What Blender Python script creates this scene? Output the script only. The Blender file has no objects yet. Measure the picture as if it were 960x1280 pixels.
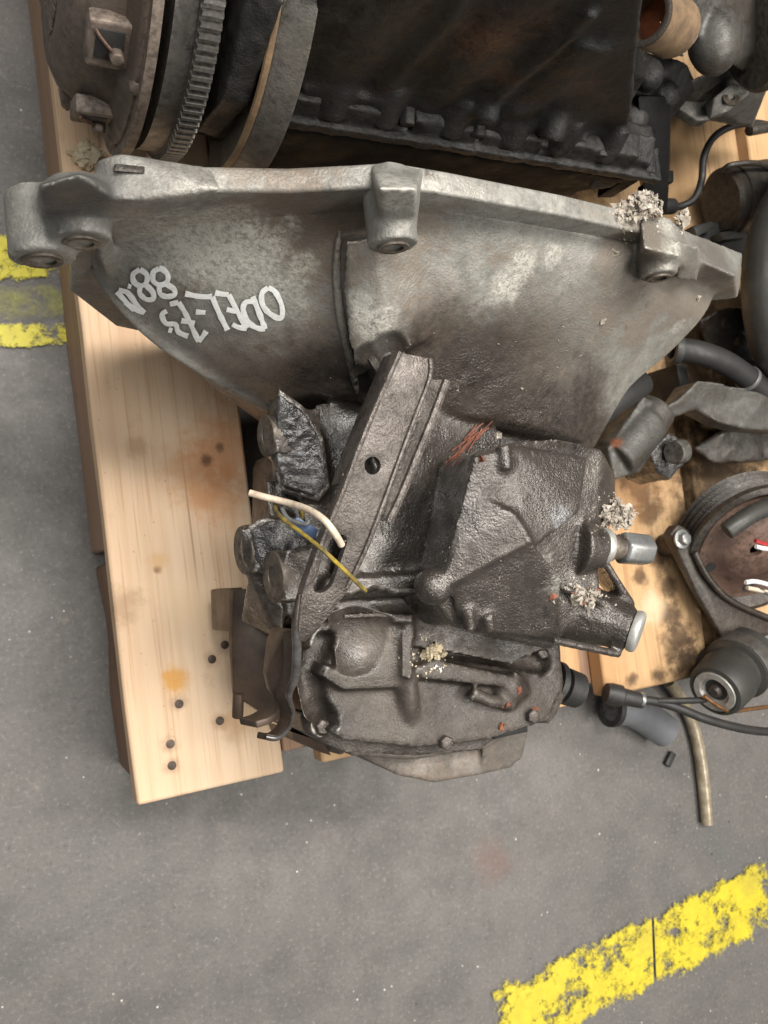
import bpy, bmesh, math, random
import numpy as np
from mathutils import Vector, Matrix, noise
from mathutils.bvhtree import BVHTree

# ------------------------------------------------------------------ camera, world, light
scene = bpy.context.scene
col = scene.collection
FPX, CAMH, NADX, NADY = 1150.0, 0.885, -50.0, 750.0     # focal length in photo pixels, height, image of the point straight below
_n = Vector((NADX - 480, -(NADY - 640), -FPX)).normalized()
_up = -_n
_x = Vector((1, 0, 0)); _x = (_x - _up * _x.dot(_up)).normalized()
_y = _up.cross(_x)
RM = Matrix((_x, _y, _up))
CAM = Vector((0, 0, CAMH))
cd = bpy.data.cameras.new('camera'); cam = bpy.data.objects.new('camera', cd); col.objects.link(cam)
cam.matrix_world = Matrix.Translation(CAM) @ RM.to_4x4()
cd.sensor_width = 36; cd.lens = FPX / 1280 * 36; cd.clip_start = 0.01; cd.clip_end = 100
cd.dof.use_dof = True; cd.dof.focus_distance = 0.56; cd.dof.aperture_fstop = 18.0
scene.camera = cam

world = bpy.data.worlds.new('World'); scene.world = world; world.use_nodes = True
bg = world.node_tree.nodes['Background']; bg.inputs[0].default_value = (0.92, 0.96, 1.0, 1); bg.inputs[1].default_value = 0.11

def area(name, loc, target, size, sy, power, colr):
    l = bpy.data.lights.new(name, 'AREA'); l.shape = 'RECTANGLE'; l.size = size; l.size_y = sy; l.energy = power; l.color = colr
    o = bpy.data.objects.new(name, l); col.objects.link(o); o.location = loc
    o.rotation_euler = (Vector(target) - Vector(loc)).to_track_quat('-Z', 'Y').to_euler(); return o
area('workshop_lamp', (0.42, 0.72, 2.4), (0.35, 0.15, 0), 1.8, 0.4, 48, (1.0, 0.96, 0.90))
area('workshop_lamp', (-0.55, 0.10, 2.5), (0.3, 0.1, 0), 0.5, 1.6, 17, (1.0, 0.97, 0.92))
area('workshop_lamp', (1.35, -0.60, 2.2), (0.6, -0.2, 0), 1.4, 0.35, 25, (1.0, 0.95, 0.87))
vs = scene.view_settings; vs.view_transform = 'Standard'; vs.look = 'None'; vs.exposure = 0.65; vs.gamma = 1

# ------------------------------------------------------------------ pixel helpers
def ray(px, py): return (RM @ Vector((px - 480, -(py - 640), -FPX))).normalized()
def P(px, py, z):
    d = ray(px, py); return CAM + d * ((z - CAMH) / d.z)
FYAW = math.atan2(.05, .47)
FN = Vector((-math.sin(FYAW), math.cos(FYAW), 0)); FO = Vector((.02, .206, 0))
FU = Vector((math.cos(FYAW), math.sin(FYAW), 0))
def FP(px, py, v=0.0):                                   # point on the plane of the bellhousing flange
    d = ray(px, py); o = FO + FN * v; return CAM + d * ((o - CAM).dot(FN) / d.dot(FN))
def px2m(p, n):                                          # n photo pixels at the distance of p
    return n * (p - CAM).dot(ray(480, 640)) / FPX

# ------------------------------------------------------------------ mesh helpers
rnd = random.Random(7)
class MB:
    def __init__(s): s.v = []; s.f = []
    def add(s, vs_, fs):
        b = len(s.v); s.v += [Vector(p) for p in vs_]; s.f += [[b + i for i in f] for f in fs]; return s
    def hull(s, pts):
        bm = bmesh.new()
        for p in pts: bm.verts.new(p)
        r = bmesh.ops.convex_hull(bm, input=bm.verts)
        bmesh.ops.delete(bm, geom=[v for v in bm.verts if not v.link_faces], context='VERTS')
        bm.verts.index_update()
        s.add([v.co.copy() for v in bm.verts], [[v.index for v in f.verts] for f in bm.faces]); bm.free(); return s
    def slab(s, pts, zt, zb, inset=0.0, lean=(0, 0)):                 # polygon seen from above (photo pixels), walls straight down
        top = [P(p[0], p[1], p[2] if len(p) > 2 else zt) for p in pts]
        c = sum(top, Vector()) / len(top); bot = []
        for p in top:
            q = p.lerp(c, inset); q.z = zb; bot.append(q + Vector((lean[0], lean[1], 0)))
        n = len(top)
        return s.add(top + bot, [list(range(n - 1, -1, -1)), list(range(n, 2 * n))] + [[i, (i + 1) % n, n + (i + 1) % n, n + i] for i in range(n)])
    def cyl(s, a, b, r0, r1=None, n=24, up=None, cap=True, ph=0.0):
        a = Vector(a); b = Vector(b); r1 = r0 if r1 is None else r1; d = (b - a).normalized()
        t = Vector((0, 0, 1)) if abs(d.z) < .9 else Vector((1, 0, 0))
        e1 = d.cross(t).normalized(); e2 = d.cross(e1)
        ring = lambda c, r: [c + (e1 * math.cos(ph + 2 * math.pi * i / n) + e2 * math.sin(ph + 2 * math.pi * i / n)) * r for i in range(n)]
        fs = [[i, (i + 1) % n, n + (i + 1) % n, n + i] for i in range(n)]
        if cap: fs += [list(range(n - 1, -1, -1)), list(range(n, 2 * n))]
        return s.add(ring(a, r0) + ring(b, r1), fs)
    def lathe(s, o, d, prof, n=48, closed=True):         # prof: (distance along axis, radius)
        o = Vector(o); d = Vector(d).normalized()
        t = Vector((0, 0, 1)) if abs(d.z) < .9 else Vector((1, 0, 0))
        e1 = d.cross(t).normalized(); e2 = d.cross(e1); vs_ = []
        for (h, r) in prof:
            vs_ += [o + d * h + (e1 * math.cos(2 * math.pi * i / n) + e2 * math.sin(2 * math.pi * i / n)) * r for i in range(n)]
        fs = []
        m = len(prof)
        for k in range(m if closed else m - 1):
            k2 = (k + 1) % m
            fs += [[k * n + i, k * n + (i + 1) % n, k2 * n + (i + 1) % n, k2 * n + i] for i in range(n)]
        return s.add(vs_, fs)
    def tube(s, pts, r, n=10, rs=None):
        pts = [Vector(p) for p in pts]; m = len(pts); vs_ = []; e = None
        for k in range(m):
            d = (pts[min(k + 1, m - 1)] - pts[max(k - 1, 0)]).normalized()
            if e is None:
                t = Vector((0, 0, 1)) if abs(d.z) < .9 else Vector((1, 0, 0)); e = d.cross(t).normalized()
            e = (e - d * e.dot(d)).normalized(); f = d.cross(e); rr = rs[k] if rs else r
            vs_ += [pts[k] + (e * math.cos(2 * math.pi * i / n) + f * math.sin(2 * math.pi * i / n)) * rr for i in range(n)]
        fs = [[k * n + i, k * n + (i + 1) % n, (k + 1) * n + (i + 1) % n, (k + 1) * n + i] for k in range(m - 1) for i in range(n)]
        fs += [list(range(n - 1, -1, -1)), list(range((m - 1) * n, m * n))]
        return s.add(vs_, fs)
    def ball(s, c, r, sub=2, sc=(1, 1, 1)):
        bm = bmesh.new(); bmesh.ops.create_icosphere(bm, subdivisions=sub, radius=r); bm.verts.index_update()
        s.add([Vector((v.co.x * sc[0], v.co.y * sc[1], v.co.z * sc[2])) + Vector(c) for v in bm.verts], [[v.index for v in f.verts] for f in bm.faces]); bm.free(); return s
    def box(s, lo, hi):
        x0, y0, z0 = lo; x1, y1, z1 = hi
        return s.add([(x0, y0, z0), (x1, y0, z0), (x1, y1, z0), (x0, y1, z0), (x0, y0, z1), (x1, y0, z1), (x1, y1, z1), (x0, y1, z1)],
                     [[3, 2, 1, 0], [4, 5, 6, 7], [0, 1, 5, 4], [1, 2, 6, 5], [2, 3, 7, 6], [3, 0, 4, 7]])
    def mesh(s, name):
        me = bpy.data.meshes.new(name); me.from_pydata([tuple(v) for v in s.v], [], s.f); me.update()
        bm = bmesh.new(); bm.from_mesh(me); bmesh.ops.recalc_face_normals(bm, faces=bm.faces); bm.to_mesh(me); bm.free(); return me

def catmull(pts, k, closed=False):
    pts = [Vector(p) for p in pts]; n = len(pts); out = []
    for i in range(n if closed else n - 1):
        g = (lambda j: pts[j % n]) if closed else (lambda j: pts[max(0, min(n - 1, j))])
        p0, p1, p2, p3 = g(i - 1), g(i), g(i + 1), g(i + 2)
        for q in range(k):
            t = q / k
            out.append(0.5 * ((2 * p1) + (p2 - p0) * t + (2 * p0 - 5 * p1 + 4 * p2 - p3) * t * t + (3 * p1 - p0 - 3 * p2 + p3) * t ** 3))
    if not closed: out.append(pts[-1].copy())
    return out

def tag(o, label, cat, group=None, kind=None):
    if label: o['label'] = label
    if cat: o['category'] = cat
    if group: o['group'] = group
    if kind: o['kind'] = kind
    return o
def link(name, me, m, parent=None, smooth=None):
    o = bpy.data.objects.new(name, me); col.objects.link(o)
    if m is not None and not me.materials: me.materials.append(m)
    if parent is not None:
        o.parent = parent; o.matrix_parent_inverse = Matrix.Translation(-parent.location)
    if smooth: me.shade_smooth()
    return o
def empty(name, loc):
    o = bpy.data.objects.new(name, None); o.empty_display_size = .05; col.objects.link(o); o.location = loc; return o
def baked(o):
    dg = bpy.context.evaluated_depsgraph_get(); me = bpy.data.meshes.new_from_object(o.evaluated_get(dg)); old = o.data
    o.modifiers.clear(); o.data = me; bpy.data.meshes.remove(old); return o
def piece(name, mb, m, parent=None, bevel=0.0, seg=2, angle=40):
    o = link(name, mb.mesh(name), m, parent)
    if bevel:
        b = o.modifiers.new('b', 'BEVEL'); b.width = bevel; b.segments = seg; b.limit_method = 'ANGLE'; b.angle_limit = math.radians(35); b.use_clamp_overlap = True
        baked(o)
    me = o.data; me.shade_smooth(); me.set_sharp_from_angle(angle=math.radians(angle)); return o
_tex = {}
def clouds(size, depth=3):
    if (size, depth) not in _tex:
        t = bpy.data.textures.new('grit', 'CLOUDS'); t.noise_scale = size; t.noise_depth = depth; _tex[(size, depth)] = t
    return _tex[(size, depth)]
def fillet(me, it):                                      # fill concave creases, leave convex edges crisp
    n = len(me.vertices); v = np.empty(n * 3, np.float32); me.vertices.foreach_get('co', v); v = v.reshape(-1, 3).astype(np.float64)
    e = np.empty(len(me.edges) * 2, np.int32); me.edges.foreach_get('vertices', e); e = e.reshape(-1, 2)
    a = np.concatenate([e[:, 0], e[:, 1]]); b = np.concatenate([e[:, 1], e[:, 0]]); deg = np.maximum(np.bincount(a, minlength=n), 1)
    for q in range(it):
        if q % 6 == 0:
            me.vertices.foreach_set('co', v.astype(np.float32).ravel()); me.update()
            nr = np.empty(n * 3, np.float32); me.vertex_normals.foreach_get('vector', nr); nr = nr.reshape(-1, 3)
        L = np.stack([np.bincount(a, v[b, j], n) / deg for j in range(3)], 1) - v
        v += nr * (np.clip((L * nr).sum(1), 0, None) * .9)[:, None] + L * .03
    me.vertices.foreach_set('co', v.astype(np.float32).ravel()); me.update()
def casting(name, mb, m, parent=None, voxel=.002, smooth=4, disp=(), dents=(), fil=0):
    o = link(name, mb.mesh(name), m, parent)
    r = o.modifiers.new('r', 'REMESH'); r.mode = 'VOXEL'; r.voxel_size = voxel; r.adaptivity = 0
    if smooth: s = o.modifiers.new('s', 'SMOOTH'); s.factor = .5; s.iterations = smooth
    baked(o)
    if fil: fillet(o.data, fil)
    if dents:
        me = o.data; v = np.empty(len(me.vertices) * 3, np.float32); me.vertices.foreach_get('co', v); v = v.reshape(-1, 3)
        for (c, rad) in dents:
            d = v - np.array(c, np.float32); h2 = d[:, 0] ** 2 + d[:, 1] ** 2; m_ = ((d ** 2).sum(1) < rad * rad)
            v[m_, 2] = np.minimum(v[m_, 2], c[2] - np.sqrt(np.maximum(0, rad * rad - h2[m_])))
        me.vertices.foreach_set('co', v.ravel()); me.update()
    for (size, st) in disp:
        d = o.modifiers.new('d', 'DISPLACE'); d.texture = clouds(size); d.strength = st; d.mid_level = .5
    if disp or dents:
        s = o.modifiers.new('s', 'SMOOTH'); s.factor = .45; s.iterations = 2
        baked(o)
    o.data.shade_smooth(); return o
def groove(pts, rad, lift=.4, step=.004):                # row of dents along a line given as (px, py, z of the surface)
    ps = [P(*q) for q in pts]; out = []
    for a, b in zip(ps, ps[1:]):
        n = max(1, int((b - a).length / step)); out += [(a.lerp(b, i / n) + Vector((0, 0, rad * lift)), rad) for i in range(n + 1)]
    return out
BV = []
def solid(o):                                            # things can be laid on this mesh
    me = o.data; mw = o.matrix_world if o.parent is None else Matrix()
    BV.append(BVHTree.FromPolygons([v.co.copy() for v in me.vertices], [tuple(p.vertices) for p in me.polygons])); return o
def S(px, py, off=0.0):
    best = None; d = ray(px, py)
    for b in BV:
        h = b.ray_cast(CAM, d)
        if h[0] is not None and (best is None or h[3] < best[3]): best = h
    if best is None: return P(px, py, .13), Vector((0, 0, 1))
    n = best[1] if best[1].dot(d) < 0 else -best[1]
    return best[0] + n * off, n

# ------------------------------------------------------------------ materials
def hexc(r, g, b):
    f = lambda c: ((c / 255) / 12.92) if c / 255 <= .04045 else (((c / 255) + .055) / 1.055) ** 2.4
    return (f(r), f(g), f(b), 1)
class NT:
    def __init__(s, name):
        s.m = bpy.data.materials.new(name); s.m.use_nodes = True; s.t = s.m.node_tree; s.N = s.t.nodes; s.L = s.t.links
        s.b = s.N['Principled BSDF']; s.co = s.N.new('ShaderNodeTexCoord').outputs['Object']
    def lk(s, a, b): s.L.new(a, b)
    def noise(s, scale, detail=6, rough=.6, vec=None, dist=0):
        n = s.N.new('ShaderNodeTexNoise'); n.inputs['Scale'].default_value = scale; n.inputs['Detail'].default_value = detail
        n.inputs['Roughness'].default_value = rough; n.inputs['Distortion'].default_value = dist; s.lk(vec or s.co, n.inputs['Vector']); return n.outputs['Fac']
    def voro(s, scale, feat='F1', vec=None, out='Distance'):
        n = s.N.new('ShaderNodeTexVoronoi'); n.feature = feat; n.inputs['Scale'].default_value = scale; s.lk(vec or s.co, n.inputs['Vector']); return n.outputs[out]
    def ramp(s, fac, stops):
        n = s.N.new('ShaderNodeValToRGB'); e = n.color_ramp.elements
        while len(e) < len(stops): e.new(.5)
        for q, (p, c) in zip(e, stops): q.position = p; q.color = c if len(c) == 4 else (*c, 1)
        s.lk(fac, n.inputs[0]); return n.outputs['Color']
    def mr(s, fac, a, b, c=0., d=1., smooth=False):
        n = s.N.new('ShaderNodeMapRange'); n.interpolation_type = 'SMOOTHSTEP' if smooth else 'LINEAR'
        for i, v in zip((1, 2, 3, 4), (a, b, c, d)): n.inputs[i].default_value = v
        s.lk(fac, n.inputs[0]); return n.outputs[0]
    def math(s, op, a, b=0.):
        n = s.N.new('ShaderNodeMath'); n.operation = op
        for i, v in enumerate((a, b)):
            if isinstance(v, (int, float)): n.inputs[i].default_value = v
            else: s.lk(v, n.inputs[i])
        return n.outputs[0]
    def mix(s, fac, a, b):
        n = s.N.new('ShaderNodeMix'); n.data_type = 'RGBA'
        if isinstance(fac, (int, float)): n.inputs[0].default_value = fac
        else: s.lk(fac, n.inputs[0])
        for i, v in ((6, a), (7, b)):
            if isinstance(v, tuple): n.inputs[i].default_value = v
            else: s.lk(v, n.inputs[i])
        return n.outputs[2]
    def scale(s, v, vec=None):
        n = s.N.new('ShaderNodeMapping'); n.inputs['Scale'].default_value = v; s.lk(vec or s.co, n.inputs['Vector']); return n.outputs[0]
    def near(s, p, r, soft=.6, wob=0., wscale=60):        # 1 inside a blot round a point, with a ragged edge
        n = s.N.new('ShaderNodeVectorMath'); n.operation = 'DISTANCE'; s.lk(s.co, n.inputs[0]); n.inputs[1].default_value = p
        d = n.outputs['Value']
        if wob: d = s.math('ADD', d, s.math('MULTIPLY', s.math('SUBTRACT', s.noise(wscale, 5, .7), .5), wob))
        return s.mr(d, r, r * soft, 0, 1, True)
    def bump(s, h, st, dist, nrm=None):
        n = s.N.new('ShaderNodeBump'); n.inputs['Strength'].default_value = st; n.inputs['Distance'].default_value = dist; s.lk(h, n.inputs['Height'])
        if nrm: s.lk(nrm, n.inputs['Normal'])
        return n.outputs['Normal']
    def out(s, c, rough, metal=0., nrm=None, spec=None):
        for k, v in (('Base Color', c), ('Roughness', rough), ('Metallic', metal)):
            i = s.b.inputs[k]
            if isinstance(v, (int, float)): i.default_value = v
            elif isinstance(v, tuple): i.default_value = v
            else: s.lk(v, i)
        if nrm: s.lk(nrm, s.b.inputs['Normal'])
        if spec is not None: s.b.inputs['Specular IOR Level'].default_value = spec
        return s.m
def simple(name, c, c2=None, rough=.6, metal=0., scale=60, bump=.15, spec=None, dirt=None, dirt_amt=.5):
    k = NT(name); c2 = c2 or tuple(x * .55 for x in c[:3]) + (1,)
    nz = k.noise(scale, 6, .65); cc = k.mix(k.mr(nz, .35, .68), c2, c)
    if dirt: cc = k.mix(k.mr(k.noise(scale * .35, 7, .7), .62 - dirt_amt * .25, .72 - dirt_amt * .1), cc, dirt)
    return k.out(cc, k.mr(nz, .3, .7, min(1, rough + .15), max(.1, rough - .12)), metal, k.bump(k.noise(scale * 6, 4, .6), bump, .001), spec)

def casting_mat(name, base, stain, dark, blots=(), metal=.35, rough=.55, grit=.35, wet=.0, stain_lo=.45, dark_lo=.58, spots=.5, zones=(), oily=None):
    k = NT(name)
    big = k.noise(11, 8, .66, dist=.6); mid = k.noise(48, 8, .72, dist=.3); sm = k.noise(170, 6, .72); fine = k.noise(650, 4, .75); vf = k.noise(1700, 2, .6)
    sc = lambda c_, f: tuple(min(1, x * f) for x in c_[:3]) + (1,)
    c = k.mix(k.mr(mid, .36, .64), sc(base, .62), sc(base, 1.08))
    c = k.mix(k.math('MULTIPLY', k.mr(sm, .52, .66), .45), c, sc(base, 1.3)); c = k.mix(k.math('MULTIPLY', k.mr(sm, .46, .34), .5), c, sc(base, .5))
    c = k.mix(k.math('MULTIPLY', k.mr(k.math('ADD', big, k.math('MULTIPLY', k.math('SUBTRACT', sm, .5), .5)), stain_lo, stain_lo + .1), .8), c, stain)
    for (p, r, cc, st) in zones:                          # broad baked-on dirt and other tone patches
        c = k.mix(k.math('MULTIPLY', k.math('MULTIPLY', k.near(p, r * 1.15, .25, r * .9, 30), k.mr(sm, .3, .58, .55, 1)), st), c, k.mix(k.mr(sm, .4, .6), sc(cc, .75), sc(cc, 1.15)))
    c = k.mix(k.math('MULTIPLY', k.mr(k.noise(24, 9, .76), dark_lo, dark_lo + .08), .8), c, dark)
    om = None
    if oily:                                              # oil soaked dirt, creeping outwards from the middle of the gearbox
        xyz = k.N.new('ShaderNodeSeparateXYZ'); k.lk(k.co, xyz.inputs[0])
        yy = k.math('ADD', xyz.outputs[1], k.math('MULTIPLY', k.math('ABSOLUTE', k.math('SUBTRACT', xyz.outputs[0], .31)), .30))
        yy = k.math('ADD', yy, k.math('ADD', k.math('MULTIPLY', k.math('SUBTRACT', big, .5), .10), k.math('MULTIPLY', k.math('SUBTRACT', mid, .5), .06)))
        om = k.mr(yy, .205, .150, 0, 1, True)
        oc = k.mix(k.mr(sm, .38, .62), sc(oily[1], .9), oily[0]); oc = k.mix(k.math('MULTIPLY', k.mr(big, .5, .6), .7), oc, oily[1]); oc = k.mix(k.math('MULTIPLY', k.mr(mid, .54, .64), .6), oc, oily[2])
        for (p, r, cc, st) in oily[3]: oc = k.mix(k.math('MULTIPLY', k.near(p, r, .25, r * .9, 30), st), oc, cc)  # local blots over the grime, some painting shade into it
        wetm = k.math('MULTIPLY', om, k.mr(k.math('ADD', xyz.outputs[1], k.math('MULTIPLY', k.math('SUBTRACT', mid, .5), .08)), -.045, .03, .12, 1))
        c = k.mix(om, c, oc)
    for (p, r, cc, st) in blots:                          # chalky corrosion and scuffs, some blots painting a highlight
        c = k.mix(k.math('MULTIPLY', k.math('MULTIPLY', k.near(p, r, .3, r * 1.5, 90), k.mr(k.noise(330, 5, .8), .40, .56, .1, 1)), st), c, cc)
    pit = k.mr(k.voro(380), .05, .22, 1, 0)
    c = k.mix(k.math('MULTIPLY', k.math('MULTIPLY', pit, k.mr(k.noise(60, 3), .46, .56)), .75), c, dark)
    sp = k.math('MULTIPLY', k.mr(k.voro(240), .05, .12, 1, 0), k.mr(k.noise(33, 4, .7), .55, .62))
    c = k.mix(k.math('MULTIPLY', sp, spots), c, (.36, .34, .31, 1))
    c = k.mix(k.math('MULTIPLY', k.mr(fine, .4, .62), .28), sc_mix(k, c, .72), c)
    geo = k.N.new('ShaderNodeNewGeometry').outputs['Pointiness']
    c = k.mix(k.math('MULTIPLY', k.math('MULTIPLY', k.mr(geo, .52, .58), k.mr(sm, .4, .6)), .55), c, sc(base, 1.75))
    r = k.mr(k.math('ADD', mid, k.math('MULTIPLY', fine, .6)), .55, 1.05, rough + .2 - wet, rough - .2 - wet)
    if om: r = k.math('SUBTRACT', r, k.math('MULTIPLY', wetm, .22))
    grain = k.math('MULTIPLY', k.noise(640, 2, .55), k.mr(k.noise(34, 5, .7), .38, .62, .12, 1)); n = k.bump(grain, grit * .75, .0017); n = k.bump(fine, grit * .22, .0008, n); n = k.bump(sm, grit * .35, .0022, n)
    if om or wet > .045:
        k.b.inputs['Coat Roughness'].default_value = .21; k.b.inputs['Coat IOR'].default_value = 1.55; k.lk(n, k.b.inputs['Coat Normal'])
        cw = k.mr(mid, .38, .56, .15, .75); cw = k.math('MULTIPLY', cw, wetm) if om else cw; k.lk(cw, k.b.inputs['Coat Weight'])
    return k.out(c, r, metal, n, .5)
def sc_mix(k, c, f):
    m = k.N.new('ShaderNodeMix'); m.data_type = 'RGBA'; m.blend_type = 'MULTIPLY'; m.inputs[0].default_value = 1; k.lk(c, m.inputs[6]); m.inputs[7].default_value = (f, f, f, 1); return m.outputs[2]

M = {}
EWm = lambda u, z: Vector((0, .25, 0)) + Vector((math.cos(math.radians(4)), math.sin(math.radians(4)), 0)) * u + Vector((-math.sin(math.radians(4)), math.cos(math.radians(4)), 0)) * .092 + Vector((0, 0, z))
# floor
k = NT('concrete')
nz = k.noise(2.3, 8, .62); n2 = k.noise(26, 8, .7); n3 = k.noise(240, 4, .7)
c = k.mix(k.mr(nz, .35, .7), hexc(85, 83, 81), hexc(105, 102, 99)); c = k.mix(k.math('MULTIPLY', k.mr(n2, .35, .7), .5), c, hexc(116, 111, 107))
c = k.mix(k.math('MULTIPLY', k.mr(k.noise(7, 9, .76), .5, .64), .55), c, hexc(80, 77, 74)); c = k.mix(k.math('MULTIPLY', k.mr(k.noise(3.1, 9, .7, dist=1.2), .55, .66), .5), c, hexc(84, 84, 84)); c = k.mix(k.math('MULTIPLY', k.mr(k.noise(16, 9, .8), .6, .7), .5), c, hexc(140, 130, 121))
c = k.mix(k.math('MULTIPLY', k.mr(n3, .56, .70), .45), c, hexc(148, 143, 137)); c = k.mix(k.math('MULTIPLY', k.mr(n3, .44, .32), .5), c, hexc(68, 67, 66))
c = k.mix(k.math('MULTIPLY', k.mr(k.voro(75), .045, .10, 1, 0), k.mr(k.noise(17, 3), .52, .58)), c, hexc(196, 190, 182))
c = k.mix(k.math('MULTIPLY', k.mr(k.voro(42), .03, .09, 1, 0), k.mr(k.noise(9, 3), .55, .6)), c, hexc(52, 50, 49))
c = k.mix(k.math('MULTIPLY', k.near(P(615, 1075, 0), .035, .2, .05, 40), .35), c, hexc(110, 72, 60))
M['floor'] = k.out(c, k.mr(n2, .3, .7, .62, .42), 0, k.bump(n3, .25, .0012, k.bump(n2, .2, .003)), .4)
# yellow paint (chipped: bare floor shows through)
def paint(name, lo, soft, colr):
    k = NT(name); uv = k.N.new('ShaderNodeTexCoord').outputs['UV']; sep = k.N.new('ShaderNodeSeparateXYZ'); k.lk(uv, sep.inputs[0])
    e = k.math('MINIMUM', sep.outputs[0], sep.outputs[1])
    f = k.math('ADD', k.noise(24, 6, .75), k.math('MULTIPLY', k.math('SUBTRACT', k.noise(110, 4, .7), .5), .55))
    f = k.math('ADD', f, k.mr(e, 0, 1, -.30, .055))
    a = k.mr(f, lo, lo + soft); cc = k.mix(k.mr(k.noise(90, 5), .35, .7), tuple(x * .82 for x in colr[:3]) + (1,), colr)
    cc = k.mix(k.math('MULTIPLY', k.mr(k.noise(13, 7, .75), .5, .68), .5), cc, hexc(150, 138, 60)); cc = k.mix(k.math('MULTIPLY', k.mr(k.voro(240), .05, .12, 1, 0), .5), cc, hexc(120, 105, 40))
    k.lk(a, k.b.inputs['Alpha']); return k.out(cc, .5, 0, k.bump(k.noise(200, 3), .2, .001))
M['yellow'] = paint('yellow_floor_paint', .40, .16, hexc(205, 188, 42))
M['yellow_worn'] = paint('worn_yellow_floor_paint', .41, .16, hexc(214, 202, 44))
M['yellow_faint'] = paint('faint_yellow_floor_paint', .36, .55, hexc(176, 176, 84))
# wood
def wood(name, light, mid, dark, stain=.25, stains=(), along='Y', grain=1.0):
    k = NT(name); st = (70, 3.2, 70) if along == 'Y' else (3.2, 70, 70)
    st2 = (9, .8, 9) if along == 'Y' else (.8, 9, 9)
    g = k.noise(1.0, 5, .65, k.scale(st), .6); b = k.noise(1.0, 4, .6, k.scale(st2), 1.2)
    w = k.N.new('ShaderNodeTexWave'); w.wave_type = 'BANDS'; w.bands_direction = 'X' if along == 'Y' else 'Y'; w.inputs['Scale'].default_value = 17
    w.inputs['Distortion'].default_value = 5; w.inputs['Detail'].default_value = 3; w.inputs['Detail Scale'].default_value = .7; k.lk(k.scale((1, .12, 1) if along == 'Y' else (.12, 1, 1)), w.inputs['Vector'])
    c = k.mix(k.mr(b, .3, .7), light, mid); c = k.mix(k.math('MULTIPLY', k.mr(w.outputs['Fac'], .55, 1), .17 * grain), c, dark)
    c = k.mix(k.math('MULTIPLY', k.mr(g, .5, .72), .45), c, mid)
    hair = k.noise(1.0, 3, .7, k.scale((420, 7, 420) if along == 'Y' else (7, 420, 420)))
    c = k.mix(k.math('MULTIPLY', k.mr(hair, .55, .66), .5), c, dark); c = k.mix(k.math('MULTIPLY', k.mr(k.noise(1.0, 2, .5, k.scale((150, 2.2, 150) if along == 'Y' else (2.2, 150, 150))), .71, .76), .5), c, hexc(124, 90, 64))
    c = k.mix(k.math('MULTIPLY', k.mr(k.voro(95), .04, .10, 1, 0), .35), c, hexc(96, 74, 58))
    c = k.mix(k.math('MULTIPLY', k.mr(k.noise(14, 7, .72), .60, .74), stain), c, hexc(112, 82, 58))
    for (p, r, cc, s_) in stains: c = k.mix(k.math('MULTIPLY', k.near(p, r * 1.15, .2, r * 1.7, 70), s_), c, cc)
    return k.out(c, k.mr(g, .3, .7, .75, .6), 0, k.bump(g, .18, .001), .25)
DK = .13
PYAW = math.radians(8.0); PU_ = Vector((math.cos(PYAW), math.sin(PYAW), 0)); PV_ = Vector((-math.sin(PYAW), math.cos(PYAW), 0))
PO = P(172, 1008, DK); PO.z = 0
def PP(x, y):
    p = P(x, y, DK) - PO; return Vector((p.dot(PU_), p.dot(PV_), DK))
M['wood'] = wood('pale_pine', hexc(218, 192, 163), hexc(207, 175, 142), hexc(182, 144, 110), .34,
    [(PP(x, y), .0085, hexc(132, 100, 80), .45) for x, y in ((265, 824), (281, 806), (213, 930), (215, 957), (275, 901), (224, 880))] +
    [(PP(245, 590), .035, hexc(196, 138, 88), .55), (PP(285, 560), .04, hexc(190, 128, 82), .6), (PP(270, 620), .03, hexc(198, 140, 92), .55), (PP(258, 575), .006, hexc(84, 62, 50), .75), (PP(275, 560), .005, hexc(90, 66, 52), .7),
     (PP(219, 850), .013, hexc(206, 150, 72), .85), (PP(224, 880), .004, hexc(96, 74, 66), .8), (PP(196, 712), .0045, hexc(120, 80, 50), .8), (PP(196, 700), .010, hexc(205, 165, 118), .7),
     (PP(330, 470), .05, hexc(180, 120, 78), .5), (PP(150, 760), .02, hexc(150, 118, 92), .5), (PP(170, 560), .012, hexc(150, 112, 82), .4), (PP(300, 900), .02, hexc(190, 150, 104), .5), (PP(230, 1000), .006, hexc(170, 104, 46), .8), (PP(160, 420), .02, hexc(186, 150, 118), .5), (PP(240, 760), .03, hexc(212, 186, 150), .5)])
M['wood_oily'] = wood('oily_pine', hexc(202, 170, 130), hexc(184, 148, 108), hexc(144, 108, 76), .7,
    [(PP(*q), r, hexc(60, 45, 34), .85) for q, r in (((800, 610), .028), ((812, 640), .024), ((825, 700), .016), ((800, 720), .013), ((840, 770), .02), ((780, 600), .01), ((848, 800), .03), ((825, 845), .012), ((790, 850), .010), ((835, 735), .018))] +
    [(PP(*q), r, hexc(172, 124, 80), .3) for q, r in (((780, 620), .05), ((745, 840), .05), ((780, 690), .035), ((830, 560), .06))] + [(PP(*q), r, hexc(52, 40, 31), .88) for q, r in (((480, 250), .12), ((620, 250), .11), ((380, 240), .08), ((500, 120), .17), ((640, 100), .14), ((400, 100), .10), ((870, 480), .06), ((930, 520), .08), ((860, 400), .06), ((930, 300), .06), ((900, 600), .08), ((760, 220), .03), ((640, 210), .03), ((900, 840), .05), ((860, 830), .03))] + [(PP(815, 760), .02, hexc(206, 192, 165), .6)])  # dark blots under the engine added to dull the pan's brown reflection
M['wood_side'] = wood('weathered_pine', hexc(170, 142, 120), hexc(150, 120, 98), hexc(110, 86, 70), .55)
M['bark'] = wood('bark_edged_pine', hexc(146, 118, 98), hexc(122, 94, 76), hexc(64, 50, 42), .8)
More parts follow.
